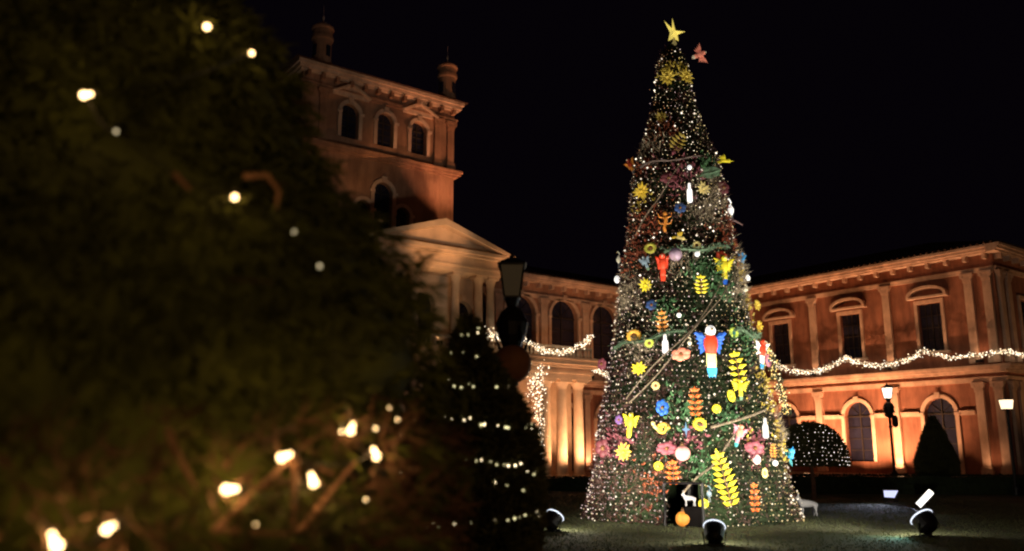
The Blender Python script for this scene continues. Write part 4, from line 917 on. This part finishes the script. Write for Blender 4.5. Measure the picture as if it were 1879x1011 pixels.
for k_, ang, rad, z, w_, h_, rot, cs, lab in ORN:
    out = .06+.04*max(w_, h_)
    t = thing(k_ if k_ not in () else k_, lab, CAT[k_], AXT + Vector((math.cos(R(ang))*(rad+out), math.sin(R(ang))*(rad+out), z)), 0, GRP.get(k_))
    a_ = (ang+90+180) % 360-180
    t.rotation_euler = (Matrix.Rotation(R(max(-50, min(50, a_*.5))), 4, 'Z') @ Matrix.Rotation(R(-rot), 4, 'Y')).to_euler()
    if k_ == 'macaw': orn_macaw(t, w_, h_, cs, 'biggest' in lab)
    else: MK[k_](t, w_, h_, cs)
    hk = MB(); inv = t.rotation_euler.to_matrix().inverted() @ Vector((-math.cos(R(ang))*(out+.1), -math.sin(R(ang))*(out+.1), .0)); hk.tube([(0, 0, 0), inv], .008, 4); hk.build('hook', iron, t)
# the star at the very top
t = thing('star_topper', 'shining gold five-pointed star on the very tip of the Christmas tree', 'star', AXT+Vector((.07, -.05, 13.30)))
b = MB(); pts = []
rads = [(93, .47), (108, .15), (124, .46), (170, .11), (236, .30), (265, .17), (298, .28), (335, .12), (8, .34), (55, .10)]
pts = [(q_*math.cos(R(a)), q_*math.sin(R(a))) for a, q_ in rads]
vs = [(x, 0, z) for x, z in pts] + [(0, -.13, 0), (0, .13, 0)]; n = len(pts)
b.add(vs, [(k, (k+1) % n, n) for k in range(n)] + [((k+1) % n, k, n+1) for k in range(n)]); b.build('star_body', mat('gold_star', (.85, .68, .12), .35, .2, 8, .1, 20, emit=.62, ergb=(.95, .75, .16)), t)
b = MB(); b.lathe([(.03, -.42), (.03, -.1)], 8); b.ball((0, -.02, -.33), .07, 8, 6); b.build('mount', oc('palegold'), t)
# gold leaf band round the neck, vines and green boughs carrying the birds
def ring_path(a0, a1, z0, z1, n=22, ex=.14, wob=.05):
    out = []
    for i in range(n+1):
        f = i/n; a = R(a0+(a1-a0)*f); z = z0+(z1-z0)*f + wob*math.sin(9*f); r_ = float(np.interp(z, pz, prr))+ex; out.append((r_*math.cos(a), r_*math.sin(a), z))
    return out
def bough(name, label, cat, paths, m, r, leaves=None, group=None):
    t = thing(name, label, cat, AXT, 0, group); b = MB()
    for p_ in paths: b.tube(p_, r, 6, r*.6)
    b.build('stem', m, t)
    if leaves:
        Pn = np.array([q_ for p_ in paths for q_ in p_ for _ in range(8)]); Pn = Pn+rng.normal(0, .05, Pn.shape)
        sprays('leaves', Pn, rng.normal(0, 1, Pn.shape)*[1, 1, .5], .10, .012, leaves, t, 3)
    return t
bough('green_bough', 'green bough curving across the tree under the all-red macaw', 'bough', [ring_path(-118, -50, 6.55, 6.75)], sage_m, .045, sage_m, 'green boughs on the Christmas tree')
bough('green_bough', 'green bough at the upper edge of the tree above the dark maroon blooms', 'bough', [ring_path(-150, -60, 9.1, 9.2)], mat('brown_bough', (.14, .1, .09), .9), .04, None, 'green boughs on the Christmas tree')
bough('green_bough', 'green bough at the left beneath the middle left candle lantern', 'bough', [ring_path(-165, -100, 4.25, 4.5)], mat('dark_sage', (.07, .12, .07), .9, .3), .05, mat('dark_sage', (0, 0, 0)), 'green boughs on the Christmas tree')
bough('green_bough', 'green bough at the right under the tricolour macaw', 'bough', [ring_path(-62, -18, 4.55, 4.5)], sage_m, .045, sage_m, 'green boughs on the Christmas tree')
bough('green_bough', 'pale straight bough at the lower right above the salmon macaw', 'bough', [ring_path(-88, -45, 2.2, 2.65, wob=.0)], vine_m, .04, None, 'green boughs on the Christmas tree')
bough('dry_vine', 'long twisted dry vine slanting from lower left up to the right of the tree', 'vine', [ring_path(-142, -50, 2.9, 6.3, 40, .13, .08), ring_path(-138, -52, 2.8, 6.1, 40, .17, -.06)], vine_m, .02, None, 'dry vines on the Christmas tree')
bough('dry_vine', 'dry vine hanging along the upper left of the tree under the gold leaf cluster', 'vine', [ring_path(-150, -95, 7.2, 9.0, 24)], vine_m, .02, None, 'dry vines on the Christmas tree')
bough('dry_vine', 'dry vine near the foot of the tree left of the longest frond', 'vine', [ring_path(-105, -72, .7, 2.1, 24)], vine_m, .028, None, 'dry vines on the Christmas tree')
bough('dry_vine', 'thin pinkish twig sticking out at the upper right edge of the tree', 'twig', [[(1.35, -.1, 7.75), (1.5, -.15, 7.75), (1.68, -.2, 7.62)]], mat('pink_twig', (.5, .3, .3), .7), .03, None)
# things in the doorway
t = thing('bauble', 'orange ball standing in the doorway at the foot of the tree', 'ball ornament', (3.83, 19.75, .17)); orn_bauble(t, .34, .34, ['orange'])
stag('small pale animal figure standing in the doorway at the foot of the tree', 4.0, 19.72, R(172), .34)
bpy.data.objects[-1 if False else 'animal_figure.001'].location.z = .45
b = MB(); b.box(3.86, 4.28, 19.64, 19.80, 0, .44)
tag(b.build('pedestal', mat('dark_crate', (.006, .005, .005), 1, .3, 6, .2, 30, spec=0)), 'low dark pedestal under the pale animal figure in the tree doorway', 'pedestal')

# ------------------------------------------------------------------ the near conifer at the left
ct = thing('conifer_tree', 'huge blurred dark conifer in the left foreground with big warm bulbs on its branches', 'tree', (-2.85, 5.5, 0))
CP = [(0.7,2.3),(1.3,2.48),(1.85,2.38),(2.37,2.62),(2.6,2.45),(3.0,2.13),(3.3,1.67),(4.12,1.5),(4.65,.95),(5.6,.5),(6.6,.05)]
cz = np.array([a for a, b in CP]); cr_ = np.array([b for a, b in CP])
b = MB(); b.tube([(0, 0, 0), (.05, .02, 2), (0, 0, 6.4)], .2, 12, .03); b.build('trunk', bark, ct)
for i in range(54):   # limbs
    z = .7+5.2*(i/54); a = i*2.4; r_ = float(np.interp(z, cz, cr_))*.97
    b = MB(); b.tube([(0, 0, z+.25), (r_*.5*math.cos(a), r_*.5*math.sin(a), z+.22), (r_*math.cos(a), r_*math.sin(a), z)], .035, 6, .006); b.build('branch', bark, ct)
K = 28; b = MB(); zl = np.arange(.75, 6.4, .18); vs = []
for z in zl:
    for k in range(K):
        a = 2*math.pi*k/K; q_ = float(np.interp(z, cz, cr_))*(.80+.06*math.sin(5*a+z*4)+.05*random.random()); vs.append((q_*math.cos(a), q_*math.sin(a), z))
b.add(vs, [(i*K+k, i*K+(k+1) % K, (i+1)*K+(k+1) % K, (i+1)*K+k) for i in range(len(zl)-1) for k in range(K)])
b.build('crown', leaf_fore, ct, True)
n = 15000; z = rng.uniform(.7, 6.4, n*2); r_ = np.interp(z, cz, cr_); k = rng.random(n*2) < r_/2.4; z = z[k][:n]; r_ = r_[k][:n]; a = rng.uniform(-math.pi, math.pi, len(z))
clump = .88+.12*np.sin(5*a+3*z)*np.sin(7*z+2*a)
q_ = r_*np.clip(clump+rng.normal(0, .045, len(z)), .6, 1.03)
Pn = np.stack([q_*np.cos(a), q_*np.sin(a), z], 1); Dn = np.stack([np.cos(a), np.sin(a), np.full(len(z), -.5)], 1)
sprays('foliage', Pn, Dn, .15, .010, leaf_fore, ct, 5)
lowk = z < 1.95
n2 = 2600; z2 = rng.uniform(.9, 1.85, n2); a2 = rng.uniform(-math.pi, math.pi, n2); q2 = np.interp(z2, cz, cr_)*rng.uniform(.9, 1.03, n2)
sprays('dry_twigs', np.stack([q2*np.cos(a2), q2*np.sin(a2), z2], 1), np.stack([np.cos(a2), np.sin(a2), rng.normal(0, .6, n2)], 1), .22, .007, bark, ct, 3)
O = Vector((-2.85, 5.5, 0)); tw = mat('lit_twig', (.34, .17, .10), .9, .4, 9, .6, 40)  # twigs use a paler bark, the bulbs' light worked into the colour
for pts in ([(-1.45, 3.64, 1.78), (-1.38, 3.62, 1.66), (-1.31, 3.65, 1.53)], [(-1.25, 3.7, 1.36), (-1.13, 3.82, 1.51), (-1.0, 4.0, 1.67)], [(-1.0, 4.02, 1.64), (-.99, 3.98, 1.46), (-.97, 3.93, 1.31)], [(-.97, 4.02, 1.33), (-.89, 4.1, 1.45), (-.78, 4.35, 1.64)], [(-1.24, 3.7, 1.37), (-.98, 3.92, 1.33)], [(-1.54, 3.7, 2.93), (-1.47, 3.72, 2.86)], [(-1.31, 3.98, 3.01), (-1.22, 4.05, 3.04), (-1.17, 4.1, 2.97), (-1.18, 4.1, 2.88)]):
    b = MB(); b.tube([Vector(p_)-O for p_ in pts], .016, 6, .009); b.build('twig', tw, ct)
BW = glow('big_bulb', (1, .62, .26), 11, True); BD = glow('big_bulb_dim', (1, .8, .45), 1.6)
BL = [(-1.69, 4.34, 4.0, 1, 0), (-1.5, 4.54, 3.94, .8, 0), (-2.09, 3.92, 3.41, 1, 80), (-1.89, 3.84, 3.19, .5, 0), (-1.32, 3.89, 2.88, .8, 0), (-1.07, 4.05, 2.75, .6, 0), (-.94, 4.06, 2.58, .5, 0), (-.82, 4.42, 1.81, 1.1, 15), (-.72, 4.57, 1.68, 1.1, -25), (-1.05, 4.03, 1.67, 1.15, 70), (-.94, 4.12, 1.56, 1.15, -20), (-1.22, 3.8, 1.53, 1.2, 85), (-1.58, 3.47, 1.4, 1.0, 60), (-1.74, 3.37, 1.36, 1.2, -30), (-.86, 4.36, 1.79, .42, 0), (-.72, 4.55, 1.81, .45, 0), (-.60, 4.68, 1.76, .40, 0), (-.62, 4.66, 1.86, .3, 0), (-.66, 4.62, 1.92, .25, 0), (-.75, 4.50, 1.45, .3, 0), (-1.12, 3.86, 1.38, .25, 0)]
for x, y, z, s_, tl_ in BL:
    dim = .46 < s_ < .7; s_ *= .0145
    c_ = Vector((x, y, z))-O; dr = Matrix.Rotation(R(tl_), 3, 'Y') @ Vector((0, 0, 1)); st = 1.9 if tl_ else .6
    b = MB(); b.tube([c_-dr*s_*st, c_-dr*s_*st*.4, c_+dr*s_*st*.5, c_+dr*s_*st], s_*.9, 10, s_*.5); b.ball(c_-dr*s_*st*.6, s_*1.15, 10, 8)
    o = b.build('bulb', BD if dim else BW, ct, True)
    b = MB(); b.tube([c_+dr*s_*st, c_+dr*(s_*st+.03)], .008, 6); b.build('socket', iron, o)
    if s_*70 > .7*.99 and not dim: light('bulb_light', 'POINT', (x, y-.07, z), 1.6 if z < 2 else .6, (1, .58, .2), size=.03)
b = MB()
for i in range(len(BL)-1):
    p0 = Vector(BL[i][:3])-O; p1 = Vector(BL[i+1][:3])-O
    if i < 13 and (p0-p1).length < 1.3: b.tube([tuple(v) for v in sag(p0, p1, .05, 6)], .004, 4)
b.build('light_wire', iron, ct)
